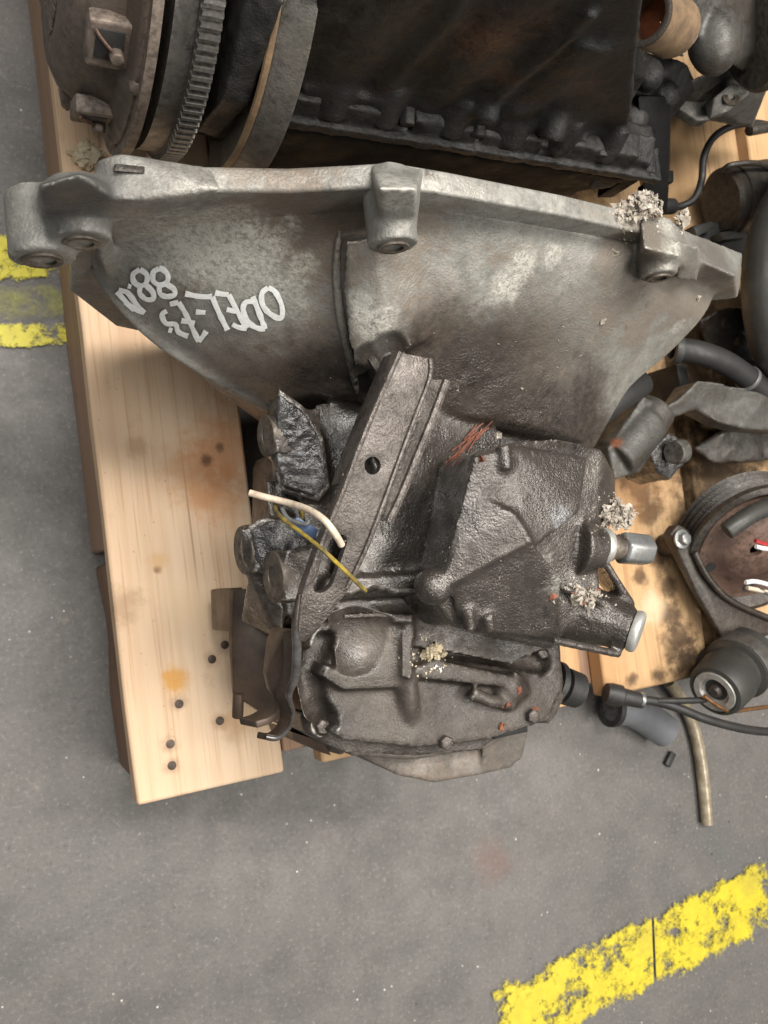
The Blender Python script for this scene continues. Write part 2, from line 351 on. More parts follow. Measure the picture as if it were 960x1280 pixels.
# metals and rubbers
CH = hexc(205, 202, 192)
M['case'] = casting_mat('oily_cast_case', hexc(114, 106, 99), hexc(90, 80, 72), hexc(38, 33, 29), (), .25, .48, .8, .05, .42, .55, .5,
    [(P(520, 650, .372), .06, hexc(44, 38, 33), .9), (P(400, 620, .32), .06, hexc(36, 32, 29), .95), (P(560, 530, .372), .05, hexc(58, 50, 44), .85), (P(420, 740, .33), .05, hexc(58, 50, 44), .7), (P(500, 890, .29), .07, hexc(112, 104, 97), .55)])
M['selector'] = casting_mat('sooty_cast_housing', hexc(90, 83, 77), hexc(68, 61, 55), hexc(38, 33, 30),
    [(P(700, 650, .40), .012, hexc(150, 152, 156), .8), (P(690, 720, .38), .02, CH, .6), (P(560, 727, .38), .008, hexc(150, 158, 168), .6), (P(740, 590, .38), .018, hexc(135, 128, 120), .7)], .35, .38, .8, .08, .45, .58, .4)  # small bluish blot on the ball paints its highlight
M['tar'] = casting_mat('tarry_black_grime', hexc(82, 80, 80), hexc(60, 56, 54), hexc(30, 27, 26), (), .2, .34, 1.0, .06, .45, .5, .4)
M['lever'] = casting_mat('greasy_steel', hexc(98, 91, 86), hexc(76, 69, 63), hexc(52, 46, 42), (), .45, .38, .8, .03, .50, .62, .5)
M['engine'] = casting_mat('black_oily_engine', hexc(46, 44, 42), hexc(32, 30, 28), hexc(15, 14, 13),
    [(EWm(.30, .40), .03, hexc(110, 78, 58), .6), (EWm(.33, .37), .02, hexc(104, 74, 54), .5), (EWm(.40, .37), .02, hexc(84, 68, 54), .5)], .12, .58, .6, .0, .5, .52, .25,
    [(EWm(.22, .40), .06, hexc(62, 58, 53), .7), (EWm(.31, .42), .035, hexc(66, 46, 37), .7), (EWm(.36, .34), .03, hexc(48, 54, 62), .6)])
M['flangegrey'] = casting_mat('dull_grey_flange', hexc(100, 96, 90), hexc(84, 80, 72), hexc(40, 38, 36), (), .2, .5, .4, .02, .5, .56, .4)
M['clutch'] = casting_mat('dusty_brown_steel', hexc(112, 101, 92), hexc(94, 80, 70), hexc(60, 50, 43), (), .3, .6, .25, 0, .45, .62, .2)
M['rust'] = simple('orange_rust', hexc(168, 92, 52), hexc(104, 62, 42), .75, 0, 40)
M['ring'] = casting_mat('worn_gear_steel', hexc(104, 101, 97), hexc(66, 62, 60), hexc(36, 34, 33), (), .55, .38, .2, 0, .5, .6, .2)
M['cover'] = casting_mat('dusty_pressed_steel', hexc(122, 114, 106), hexc(114, 100, 87), hexc(80, 74, 68), (), .2, .55, .18, 0, .5, .66, .4)
M['zinc'] = simple('zinc_plated_steel', hexc(158, 160, 160), hexc(112, 112, 110), .38, .6, 70, .12)
M['bright'] = simple('bare_aluminium', hexc(196, 196, 192), hexc(160, 158, 152), .42, .5, 120, .1)
M['machined'] = simple('machined_aluminium', hexc(122, 113, 102), hexc(74, 66, 58), .5, .35, 150, .2, None, hexc(54, 46, 40), .45)
M['palesteel'] = simple('pale_shiny_steel', hexc(140, 140, 140), hexc(70, 62, 56), .3, .6, 45, .2, None, hexc(62, 50, 42), .6)  # pale tone; along the fork blade it carries the edge highlight
M['brown'] = simple('brown_stained_sheet', hexc(88, 72, 60), hexc(58, 46, 38), .5, .2, 30, .15)
M['pan'] = simple('oily_black_paint', hexc(24, 23, 22), hexc(14, 13, 13), .6, 0, 40, .3, .12)
M['rubber'] = simple('black_rubber', hexc(48, 47, 46), hexc(30, 29, 28), .55, 0, 50, .15)
M['rubber_grey'] = simple('grey_rubber', hexc(118, 120, 124), hexc(98, 100, 104), .45, 0, 30, .06)
M['plastic'] = simple('dusty_black_plastic', hexc(62, 61, 57), hexc(44, 43, 41), .5, 0, 35, .1)
M['greymetal'] = casting_mat('dirty_grey_alloy', hexc(96, 94, 89), hexc(70, 63, 56), hexc(38, 34, 31), ((P(770, 552, .24), .009, hexc(170, 92, 52), .95),), .25, .5, .3, .02, .5, .56, .3)
M['darkmetal'] = casting_mat('dark_greasy_metal', hexc(66, 61, 55), hexc(62, 50, 42), hexc(32, 28, 26), (), .25, .48, .4, .02, .48, .55, .3)
M['rustbrown'] = casting_mat('brown_rusted_steel', hexc(104, 82, 71), hexc(84, 62, 52), hexc(44, 35, 30), (), .2, .6, .3, 0, .5, .6, .2)
M['speck'] = simple('dull_specks', hexc(150, 143, 132), hexc(90, 82, 74), .7, 0, 90, .2)
M['fibre'] = simple('shredded_fibre', hexc(186, 178, 166), hexc(120, 110, 98), .9, 0, 160, .3)
M['cream'] = simple('pale_crumbs', hexc(212, 202, 178), hexc(176, 158, 124), .85, 0, 140, .3)
M['redscrap'] = simple('brick_red_scraps', hexc(136, 82, 62), hexc(92, 54, 42), .8, 0, 120, .2)
M['white_paint'] = simple('white_marker_paint', hexc(240, 241, 239), hexc(214, 215, 212), .6, 0, 300, .1)
M['white_plastic'] = simple('off_white_tie', hexc(214, 200, 180), hexc(176, 158, 138), .5, 0, 160, .2, None, hexc(110, 92, 76), .35)
M['yellow_wire'] = simple('yellow_wire_sheath', hexc(176, 152, 48), hexc(112, 96, 44), .45, 0, 180, .1, None, hexc(70, 60, 40), .7)
M['blue'] = simple('blue_plastic_tag', hexc(84, 108, 148), hexc(58, 74, 104), .5, 0, 120, .1)
M['copper'] = simple('dull_copper', hexc(150, 112, 74), hexc(98, 70, 48), .4, .6, 120, .1)
M['red_wire'] = simple('red_wire_sheath', hexc(176, 46, 46), hexc(130, 40, 40), .45, 0, 200)
M['tube_clear'] = simple('stained_clear_tube', hexc(170, 158, 136), hexc(112, 100, 82), .3, .1, 60, .08)
M['gasket'] = simple('tan_gasket_edge', hexc(140, 116, 88), hexc(96, 78, 60), .6, 0, 60)
M['orange'] = simple('rusty_orange_bore', hexc(176, 96, 44), hexc(74, 34, 20), .5, .1, 22, .2)

# ------------------------------------------------------------------ floor and markings
mb = MB(); mb.box((-6, -6, -.1), (7, 7, 0)); fl = piece('floor', mb, M['floor']); tag(fl, 'grey speckled concrete workshop floor', 'floor', kind='structure')
def marking(quad, m, edge, f0=1, f1=1):
    bm = bmesh.new(); uvl = bm.loops.layers.uv.new('UVMap'); N = 16
    a, b, c_, d = [P(*q, .0) for q in quad]
    g = [[bm.verts.new((a.lerp(b, i / N)).lerp(d.lerp(c_, i / N), j / 6) + Vector((0, 0, .004))) for j in range(7)] for i in range(N + 1)]
    for i in range(N):
        for j in range(6):
            f = bm.faces.new((g[i][j], g[i + 1][j], g[i + 1][j + 1], g[i][j + 1]))
            for lp, (s, t) in zip(f.loops, ((i, j), (i + 1, j), (i + 1, j + 1), (i, j + 1))):
                u = s / N; v = t / 6
                lp[uvl].uv = (min(1, min(u if f0 else 1, (1 - u) if f1 else 1) * edge[0]), min(1, min(v, 1 - v) * edge[1]))
    me = bpy.data.meshes.new('floor_marking'); bm.to_mesh(me); bm.free()
    return tag(link('floor_marking', me, m), None, None, kind='structure')
o = marking([(588, 1240), (811, 1131), (815, 1240), (588, 1356)], M['yellow'], (5.5, 34), 1, 0); tag(o, 'yellow paint line on the floor, chipped piece beside a crack', 'floor marking')
o = marking([(814, 1130), (1030, 1028), (1030, 1136), (818, 1238)], M['yellow'], (2.2, 34), 0, 1); tag(o, 'yellow paint line on the floor fading beyond a crack', 'floor marking')
o = marking([(-160, 300), (110, 284), (120, 352), (-160, 368)], M['yellow_worn'], (8, 7)); tag(o, 'worn yellow paint beside the pallet edge under the bellhousing lug', 'floor marking')
o = marking([(-160, 362), (110, 348), (120, 404), (-160, 414)], M['yellow_faint'], (8, 4)); tag(o, 'faint worn yellow paint patch beside bare floor and pallet edge', 'floor marking')
o = marking([(-160, 408), (110, 398), (120, 436), (-160, 446)], M['yellow_worn'], (8, 5)); tag(o, 'narrow worn yellow paint strip below the faint patch by the pallet', 'floor marking')

# ------------------------------------------------------------------ pallet
pal = empty('pallet', PO); pal.rotation_euler = (0, 0, PYAW)
tag(pal, 'pale pine pallet carrying the gearbox and the engine', 'pallet')
def pbox(name, lo, hi, m, bev=.002, jit=0):
    mb = MB(); mb.box(lo, hi)
    bm = bmesh.new(); me = mb.mesh(name); bm.from_mesh(me)
    bmesh.ops.subdivide_edges(bm, edges=[e for e in bm.edges if e.calc_length() > .15], cuts=14, use_grid_fill=True)
    for v in bm.verts:
        if jit: v.co += Vector((noise.noise(v.co * 11) * jit, noise.noise(v.co * 17 + Vector((3, 1, 2))) * jit * .6, noise.noise(v.co * 9) * jit * .3))
    bm.to_mesh(me); bm.free()
    o = link(name, me, m); o.parent = pal
    b = o.modifiers.new('b', 'BEVEL'); b.width = bev; b.segments = 2; b.limit_method = 'ANGLE'; b.angle_limit = math.radians(50)
    # coordinates stay in pallet space; shift material space to world
    me.shade_smooth(); me.set_sharp_from_angle(angle=math.radians(40)); return o
LEN = 1.15
for i, (a, b) in enumerate(((0, .122), (.157, .279), (.314, .436), (.462, .600), (.616, .752), (.770, .900), (.93, 1.05))):
    pbox('deck_board', (a, 0 if i else 0, .108), (b, LEN, DK), M['wood'] if i == 0 else M['wood_oily'], .0025, .0016)
for y in (.0, .5, 1.0): pbox('bearer', (.13, y + .012, .086), (1.04, y + .11, .1075), M['wood_side'], .002, .001)
pbox('stringer', (.004, .205, .001), (.10, LEN, .1075), M['wood_side'], .003, .002)
pbox('block', (.006, .010, .001), (.10, .195, .1005), M['bark'], .004, .006)
pbox('block', (.003, .0105, .101), (.119, .20, .1077), M['wood_side'], .001, .0006)
for x in (.46, .92):
    for y in (.012, .5, 1.0): pbox('block', (x, y, .001), (x + .1, y + .12, .0855), M['bark'], .003, .003)
for (px, py) in ((265, 824), (281, 806), (213, 930), (215, 957), (275, 901), (224, 880)):
    p = P(px, py, DK) - PO; q = Vector((p.dot(PU_), p.dot(PV_), DK))
    mb = MB(); mb.cyl(q + Vector((0, 0, -.003)), q + Vector((0, 0, .0003)), .0038, .0036, 14); o = piece('nail_head', mb, M['brown'], None, .0002); o.parent = pal

# ------------------------------------------------------------------ gearbox
gb = empty('gearbox', (.25, .05, DK)); tag(gb, 'dirty cast aluminium gearbox with white hand-painted writing on its bellhousing', 'gearbox')
def fcyl(mb, px, py, r, v0, v1, dz=0., n=28, r1=None):   # cylinder along the shaft direction, top of its rim at the pixel
    c = FP(px, py, v1) + Vector((0, 0, -r + dz)); return mb.cyl(c + FN * (v0 - v1), c, r, r1 if r1 else r, n)
# bell: rings of control points, upper half from the photo, lower half closed underneath
rows = [
    [FP(100, 292, -.006), FP(150, 232, -.006), FP(270, 242, -.006), FP(390, 236, -.006), FP(500, 232, -.006), FP(570, 244, -.006), FP(700, 273, -.006), FP(835, 302, -.006), FP(900, 348, -.006)],
    [P(116, 335, .335), P(190, 295, .385), P(295, 290, .408), P(410, 288, .424), P(500, 290, .432), P(585, 300, .432), P(700, 322, .425), P(815, 352, .408), P(882, 392, .372)],
    [P(155, 385, .320), P(225, 362, .362), P(320, 355, .386), P(415, 355, .400), P(500, 362, .410), P(595, 372, .410), P(695, 388, .402), P(785, 410, .386), P(838, 440, .350)],
    [P(240, 452, .305), P(295, 436, .338), P(355, 424, .360), P(425, 425, .374), P(500, 428, .384), P(595, 436, .384), P(680, 450, .378), P(750, 468, .364), P(785, 488, .338)],
    [P(335, 508, .295), P(362, 498, .316), P(400, 492, .332), P(445, 496, .344), P(510, 505, .354), P(585, 522, .356), P(655, 535, .352), P(712, 546, .342), P(742, 562, .318)]]
zb = [.140, .140, .150, .170, .19]
rings = []
for r, z in zip(rows, zb):
    L, R_ = r[0], r[-1]
    f = lambda t, zz: Vector((L.x + (R_.x - L.x) * t, L.y + (R_.y - L.y) * t, zz))
    bot = [f(.96, R_.z - .08), f(.72, z), f(.5, z), f(.30, z), f(.12, L.z - .08)]
    rings.append(catmull(r, 5)[:-1] + catmull([R_] + bot + [L], 4)[:-1])
K = len(rings[0]); cols_ = [catmull([rg[i] for rg in rings], 6) for i in range(K)]; RN = len(cols_[0])
bell = MB(); bell.add([cols_[i][j] for j in range(RN) for i in range(K)],
    [[j * K + i, j * K + (i + 1) % K, (j + 1) * K + (i + 1) % K, (j + 1) * K + i] for j in range(RN - 1) for i in range(K)] + [list(range(K)), list(range(RN * K - 1, (RN - 1) * K - 1, -1))])
bm_ = bell.mesh('tmp'); BV.append(BVHTree.FromPolygons([v.co.copy() for v in bm_.vertices], [tuple(p.vertices) for p in bm_.polygons])); bpy.data.meshes.remove(bm_)
# rim of the flange
up_ = [(92, 250), (128, 214), (180, 200), (255, 207), (360, 209), (440, 205), (490, 202), (560, 214), (700, 242), (845, 277), (905, 330)]
top = [FP(*q) for q in up_]
low = [FO + FU * u + Vector((0, 0, z)) for u, z in ((.47, .30), (.43, .22), (.35, .160), (.25, .138), (.15, .150), (.075, .20), (.035, .28))]
ol = top + low; n = len(ol)
rim = MB(); rim.add([p.copy() for p in ol] + [p - FN * .0130 for p in ol], [list(range(n)), list(range(2 * n - 1, n - 1, -1))] + [[i, (i + 1) % n, n + (i + 1) % n, n + i] for i in range(n)])
# lugs and bosses
fcyl(bell, 50, 226, .0165, -.034, 0); fcyl(bell, 100, 213, .015, -.030, 0)
bell.hull([FP(50, 226) + Vector((0, 0, -.004)), FP(100, 213) + Vector((0, 0, -.003)), FP(50, 226, -.03) + Vector((0, 0, -.005)), FP(100, 213, -.028) + Vector((0, 0, -.004)), FP(60, 255, -.02) + Vector((0, 0, -.025)), FP(110, 250, -.02) + Vector((0, 0, -.03)), FP(170, 240, -.002), FP(170, 240, -.02) + Vector((0, 0, -.02)), FP(150, 250, 0) + Vector((0, 0, -.03))])
c0 = FP(158, 192) + Vector((0, 0, -.0125))
h = []
for vv in (0, -.022):
    h += [c0 + FN * vv + FU * (math.cos(t) * .0125) + Vector((0, 0, math.sin(t) * .0125)) for t in [i * math.pi / 8 for i in range(16)]]
bell.hull(h + [FP(265, 209), FP(278, 236, -.016), FP(265, 232, -.012) + Vector((0, 0, -.02))])
fcyl(bell, 496, 201, .0135, -.040, .0); bell.hull([FP(462, 206) , FP(530, 210), FP(474, 236, -.030), FP(520, 236, -.030), FP(474, 300, -.03), FP(520, 300, -.03)])
fcyl(bell, 832, 270, .0125, -.036, .0); bell.hull([FP(800, 268), FP(855, 280), FP(805, 310, -.03), FP(850, 320, -.03), FP(790, 330, -.01), FP(860, 340, -.03)])
bell.hull([FP(850, 285), FP(928, 316), FP(925, 350, -.002), FP(860, 320, -.024), FP(918, 345, -.026), FP(922, 372, -.022), FP(860, 380, -.02), FP(900, 345, .0)])
bell.hull([FP(845, 300, -.02), FP(875, 308, -.02), FP(872, 352, -.034), FP(845, 350, -.034), FP(860, 340, 0)])
bell.hull([P(432, 300, .430), P(470, 296, .437), P(535, 300, .430), P(429, 360, .410), P(475, 360, .420), P(545, 350, .408), P(436, 430, .390), P(452, 468, .382), P(480, 448, .393), P(510, 434, .397), P(545, 420, .388), P(500, 330, .40), P(470, 420, .368), P(520, 400, .38)])
# rib beside the writing, rib under the rim, lip along the lower edge
rb = catmull([S(*q)[0] for q in ((423, 292), (420, 335), (424, 380), (432, 420), (440, 455), (447, 488))], 5)
RIB = rb
lip = catmull([P(108, 305, .332), P(124, 345, .326), P(155, 386, .318), P(200, 428, .308), P(270, 474, .300), P(336, 510, .294)], 5)
bell.tube(lip, .0034, 8)
bell.hull([FP(118, 268, -.012), FP(140, 262, -.012), P(150, 345, .330), P(122, 330, .332), P(135, 350, .335), FP(130, 300, -.02) + Vector((0, 0, -.02))])
bell.tube([S(*q)[0] for q in ((545, 258), (700, 286), (800, 312))], .003, 8)
# gear case
gc = MB()
gc.slab([(395, 505), (520, 500), (740, 550), (730, 640), (690, 700), (700, 800), (640, 830), (420, 790), (385, 700), (375, 600)], .325, .140, .12, (.05, 0))
gc.slab([(488, 490, .358), (545, 490, .356), (630, 540, .348), (625, 575, .348), (590, 640, .346), (560, 728, .346), (432, 726, .354), (448, 650, .362), (470, 560, .366)], .372, .2, .1)
gc.slab([(408, 722), (545, 716), (548, 742), (402, 750)], .358, .2)
gc.slab([(392, 800), (412, 762), (520, 766), (700, 800), (705, 860), (685, 900), (610, 925), (520, 935), (430, 925), (385, 900), (372, 850)], .312, .16, .1, (.04, 0))
gc.slab([(415, 764), (518, 768), (516, 779), (412, 777)], .332, .25)
gc.slab([(504, 768), (519, 768), (515, 850), (502, 845)], .329, .25)
gc.slab([(385, 800), (412, 764), (425, 770), (405, 830), (440, 845), (500, 848), (500, 860), (430, 862), (395, 840)], .322, .25)
gc.slab([(420, 776), (508, 778), (505, 848), (425, 845)], .3235, .28)
gc.tube([P(507, 838, .318), P(509, 870, .314), P(511, 905, .305)], .0075, 12)
gc.slab([(520, 834), (545, 824), (650, 848), (648, 860), (530, 848)], .323, .25)
gc.slab([(548, 800), (690, 800), (695, 830), (660, 838)], .300, .2)
gc.tube([P(588, 866, .320), P(612, 876, .320), P(640, 880, .316)], .0050, 10)
for q in ((402, 908, .300), (556, 928, .290), (676, 815, .306), (664, 895, .304)): gc.cyl(P(*q) - Vector((0, 0, .02)), P(*q), .009, .0075, 16)
gc.ball(P(634, 861, .312), .0125, 3)
gc.tube([P(640, 845, .320), P(653, 852, .316), P(656, 868, .312)], .0035, 8)
gc.slab([(655, 815), (700, 815), (708, 870), (690, 905), (650, 905)], .300, .2, .1)
gc.slab([(375, 890), (430, 905), (520, 918), (610, 905), (640, 912), (600, 938), (520, 945), (430, 940), (380, 915)], .290, .2)
gc.hull([P(372, 890, .27), P(405, 900, .28), P(430, 945, .25), P(385, 935, .25), P(400, 920, .2), P(440, 920, .2)])
# left wing of the case
gc.slab([(348, 484, .352), (378, 505, .350), (404, 545, .348), (412, 608, .342), (398, 626, .338), (352, 614, .338), (340, 580, .340), (342, 510, .350)], .345, .17, .2, (.075, 0))
gc.slab([(332, 600), (420, 600), (430, 760), (380, 790), (350, 760), (338, 680)], .300, .16, .2, (.06, 0))
gc.hull([P(300, 662, .318), P(330, 645, .322), P(372, 652, .322), P(378, 690, .320), P(340, 702, .318), P(313, 714, .312), P(302, 700, .312), P(330, 660, .27), P(330, 700, .27), P(380, 690, .26)])
gc.hull([P(345, 690, .340), P(378, 690, .340), P(385, 740, .336), P(356, 758, .332), P(345, 745, .332), P(375, 720, .27), P(360, 700, .28)])
gc.hull([P(310, 716, .31), P(335, 710, .31), P(355, 760, .31), P(352, 800, .30), P(300, 775, .26), P(340, 800, .24), P(360, 740, .24)])
for (px, py, z, r) in ((332, 545, .338, .0135), (304, 688, .305, .0165), (341, 721, .334, .0168)):
    c = P(px, py, z); gc.cyl(c, c + Vector((.012, .0015, -.001)), r, r, 24); gc.hull([c + Vector((dx, dx * .12 + sy * r * (.92 if dx < .01 else 1.15), sz * r * .9 - (.004 if dx > .01 else 0))) for dx in (.003, .034) for sy in (-1, 1) for sz in (-1, 1)])
bell.add(gc.v, gc.f)
bell_o = casting('main_housing', bell, None, gb, .0014, 4, [(.05, .0012), (.010, .0005)], [(P(470, 470, .398), .021), (P(494, 452, .402), .018), (P(452, 490, .380), .017), (P(465, 808, .352), .036)] + groove([(412, 753, .350), (470, 752, .350), (545, 748, .350)], .0065)
    + groove([(560, 812, .312), (620, 818, .312), (672, 828, .306)], .009, .3) + groove([(400, 800, .312), (384, 840, .312), (392, 880, .308), (410, 905, .300)], .010, .2) + groove([(440, 905, .306), (520, 915, .306), (600, 905, .306), (640, 898, .30)], .0032, .3)
    + groove([(425, 690, .356), (432, 640, .356), (450, 590, .36)], .010, .3), 22); case_o = bell_o
BV.clear(); solid(bell_o)
sp_ = lambda x, y: S(x, y)[0]
M['bell'] = casting_mat('grey_cast_aluminium', hexc(160, 158, 151), hexc(132, 121, 109), hexc(86, 76, 66),
    [(sp_(x, y), r, CH, st) for x, y, r, st in ((265, 300, .05, .7), (300, 340, .04, .6), (215, 310, .035, .6), (350, 380, .025, .5), (495, 245, .026, .9), (480, 225, .02, .6), (632, 360, .016, .95), (655, 330, .013, .9), (690, 322, .011, .8), (840, 320, .015, .95), (835, 290, .012, .7), (330, 212, .03, .3), (250, 228, .025, .4), (470, 402, .018, .75), (450, 380, .012, .6), (845, 410, .010, .7), (880, 395, .008, .5), (640, 250, .02, .3), (250, 290, .03, .35), (375, 330, .012, .5), (345, 300, .02, .3))], .25, .52, .45, 0, .50, .60, .6,  # chalk; the broad left-facet blots also paint its bright highlight
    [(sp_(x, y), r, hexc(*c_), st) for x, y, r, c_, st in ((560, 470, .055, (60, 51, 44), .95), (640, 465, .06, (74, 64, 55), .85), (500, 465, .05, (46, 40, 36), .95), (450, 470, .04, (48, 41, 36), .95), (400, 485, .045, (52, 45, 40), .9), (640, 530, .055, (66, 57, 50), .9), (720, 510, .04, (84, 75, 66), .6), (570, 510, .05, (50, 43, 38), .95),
     (365, 245, .045, (104, 90, 76), .75), (400, 310, .035, (98, 84, 70), .8), (540, 400, .035, (118, 100, 84), .6), (60, 255, .045, (72, 71, 73), .85), (110, 240, .03, (84, 82, 82), .7), (320, 470, .05, (104, 90, 80), .7), (400, 420, .03, (112, 96, 82), .6), (240, 250, .03, (100, 92, 84), .6), (790, 360, .03, (96, 88, 80), .7), (700, 430, .06, (112, 102, 92), .6), (440, 262, .02, (96, 80, 66), .7), (370, 214, .03, (112, 100, 88), .6), (600, 228, .03, (104, 96, 88), .6), (690, 245, .03, (104, 96, 88), .6), (770, 262, .03, (100, 92, 84), .6), (200, 205, .03, (108, 104, 100), .5), (900, 335, .04, (96, 92, 88), .6))],  # left lugs and rim toned darker
    (hexc(88, 80, 73), hexc(62, 54, 48), hexc(34, 29, 26), [(sp_(x, y), r, hexc(*c_), st) for x, y, r, c_, st in ((520, 690, .05, (34, 29, 26), .9), (545, 640, .04, (32, 27, 24), .9), (420, 560, .04, (34, 30, 27), .9), (470, 470, .03, (26, 23, 21), .95), (470, 880, .06, (98, 90, 83), .5), (600, 890, .05, (92, 84, 78), .4), (560, 870, .03, (48, 42, 37), .7), (420, 900, .03, (50, 44, 39), .7), (470, 800, .02, (124, 115, 106), .7), (385, 830, .03, (52, 45, 40), .8), (640, 820, .03, (44, 38, 34), .8))]))  # grime, with shade painted in at the cavity, recesses, lever and selector side
bell_o.data.materials.clear(); bell_o.data.materials.append(M['bell'])
mb = MB(); rq = catmull([S(*q)[0] for q in ((424, 290), (420, 330), (422, 370), (428, 410), (436, 445), (443, 478), (450, 502))], 6); mb.tube([p + Vector((0, 0, .0008)) for p in rq], .0036, 10, [.0007 + .0022 * math.sin(math.pi * i / (len(rq) - 1)) ** .5 for i in range(len(rq))]); piece('casting_rib', mb, M['bell'], bell_o)
solid(piece('flange_rim', rim, M['bell'], bell_o, .0022, 3))
for (px, py) in ((496, 292), (830, 343), (78, 288), (108, 283)):
    p, nn = S(px, py - 3)
# bolt holes seen in the ends of the bosses
for (px, py, v, r) in ((496, 201, -.040, .0135), (832, 270, -.036, .0125), (50, 226, -.034, .0165), (100, 213, -.030, .015)):
    c = FP(px, py, v if False else 0) + Vector((0, 0, -r)); e = FP(px, py, v); c = FP(px, py, 0) + Vector((0, 0, -r)) + FN * v
    mb = MB(); mb.lathe(c - FN * .0015, FN, [(0, r * .62), (0, r * .42), (.012, r * .42), (.012, r * .62)], 24); piece('bolt_seat', mb, M['machined'], bell_o)
mb = MB(); c = FP(160, 207, -.004); mb.hull([FP(142, 206, -.006) + Vector((0, 0, .002)), FP(181, 210, -.006) + Vector((0, 0, .002)), FP(142, 214, -.010), FP(181, 217, -.010), FP(142, 210, -.004) + Vector((0, 0, -.01)), FP(181, 213, -.004) + Vector((0, 0, -.01))]); piece('dark_slot_bar', mb, M['darkmetal'], bell_o, .001)  # dark bar stands in for the shade in the lug's slot

for (px, py, z, r) in ((332, 545, .338, .0135), (304, 688, .305, .0165), (341, 721, .334, .0168)):
    c = P(px, py, z); d = Vector((1, .12, -.1)).normalized()
    mb = MB(); mb.lathe(c - d * .0004, d, [(0, r * .96), (0, r * .40), (.014, r * .40), (.014, r * .9), (.004, r)], 32); e = piece('mounting_ear', mb, M['machined'], gb, .0005)
    mb = MB(); mb.lathe(c - d * .0006, d, [(.002, r * .405), (.002, r * .25), (.010, r * .25), (.010, r * .405)], 24); piece('threaded_insert', mb, M['palesteel'], e)
# tar on the wing
mb = MB(); mb.slab([(349, 492, .357), (376, 510, .355), (401, 548, .353), (409, 604, .347), (394, 620, .343), (356, 608, .343), (346, 575, .346), (347, 515, .355)], .35, .335)
tar = casting('grime_crust', mb, M['tar'], gb, .0011, 2, [(.009, .0028), (.004, .0018)]); solid(tar)
mb = MB(); mb.hull([P(312, 662, .324), P(340, 650, .330), P(385, 655, .330), P(388, 690, .328), P(350, 690, .330), P(330, 712, .322), P(318, 700, .318), P(350, 680, .3)])
tar2 = casting('grime_crust', mb, M['tar'], gb, .0011, 2, [(.010, .0035), (.004, .0018)]); solid(tar2)

# selector housing
sh = MB()
sh.slab([(592, 566, .398), (640, 552, .402), (700, 548, .396), (752, 560, .380), (770, 592, .366), (770, 640, .362), (745, 690, .366), (752, 735, .366), (690, 812, .352), (605, 792, .362), (566, 784, .366), (540, 745, .378), (560, 690, .386)], .38, .24, .06)
sh.hull([P(592, 570, .406), P(640, 556, .410), P(735, 570, .395), P(725, 640, .400), P(660, 690, .402), P(560, 735, .388), P(553, 715, .390), P(600, 600, .33), P(700, 600, .33), P(640, 680, .33)])
sh.hull([P(600, 620, .404), P(645, 640, .411), P(668, 678, .409), P(560, 735, .391), P(556, 718, .392), P(600, 690, .34), P(640, 660, .34)])
sh.hull([P(560, 735, .386), P(668, 680, .406), P(700, 720, .392), P(700, 800, .362), P(600, 790, .368), P(570, 770, .372), P(620, 740, .3), P(680, 760, .3)])
sh.ball(P(541, 733, .380), .0120, 3)
for a, b in (((628, 556), (632, 588)), ((583, 760), (588, 788)), ((608, 768), (612, 788))):
    sh.tube([P(*a, .408 if a[1] < 600 else .378), P(*b, .408 if a[1] < 600 else .374)], .0045, 10)
# nozzle
n0 = P(690, 752, .330); n1 = P(797, 790, .372)
ax = (n1 - n0).normalized()
sh.cyl(n0 - ax * .01, n1 - ax * .004, .030, .0150, 10)
for q0, q1 in (((705, 735), (785, 765)), ((748, 690), (790, 757)), ((690, 800), (775, 818))):
    sh.tube([P(*q0, .372), P(*q1, .366)], .0032, 8)
sh.hull([P(748, 690, .372), P(758, 700, .372), P(793, 752, .366), P(785, 765, .366), P(740, 720, .33), P(770, 760, .33)])
sh.cyl(P(720, 682, .366), P(752, 684, .368), .0200, .0135, 28)
sel_o = casting('selector_housing', sh, M['selector'], gb, .0013, 14, [(.02, .0008), (.007, .0003)], (), 16); solid(sel_o)
mb = MB(); cc = n1 + ax * .0; mb.lathe(cc - ax * .004, ax, [(0, .0005), (0, .0145), (.003, .0152), (.0052, .0145), (.0062, .0125), (.0062, .0005)], 36); piece('sealing_cap', mb, M['bright'], gb, 0, 2, 50)
# plug on the selector housing
plug = empty('drain_plug', P(750, 684, .368)); plug.parent = gb; plug.matrix_parent_inverse = Matrix.Translation(-gb.location)
a = P(748, 682, .370); b = P(812, 688, .370); d = (b - a).normalized(); L = (b - a).length
def sub(name, mb, m, par, bev=0.): 
    o = piece(name, mb, m, None, bev); o.parent = par; o.matrix_parent_inverse = par.matrix_parent_inverse @ Matrix() if False else (Matrix.Translation(par.location)).inverted() ; return o
bpy.data.objects.remove(plug)
mb = MB(); mb.lathe(a, d, [(0, .0005), (0, .0105), (L * .22, .0105), (L * .24, .0086), (L * .5, .0086), (L * .5, .0005)], 32); plug = piece('drain_plug', mb, M['machined'], gb)
mb = MB(); mb.lathe(a + d * .001, d, [(0, .008), (0, .0128), (L * .12, .0128), (L * .12, .008)], 32); piece('washer', mb, M['bright'], plug, .0006)
mb = MB(); mb.cyl(a + d * L * .42, a + d * L * .97, .0122, .0118, 6, ph=.4); solid(piece('hex_head', mb, M['zinc'], plug, .0024, 3))
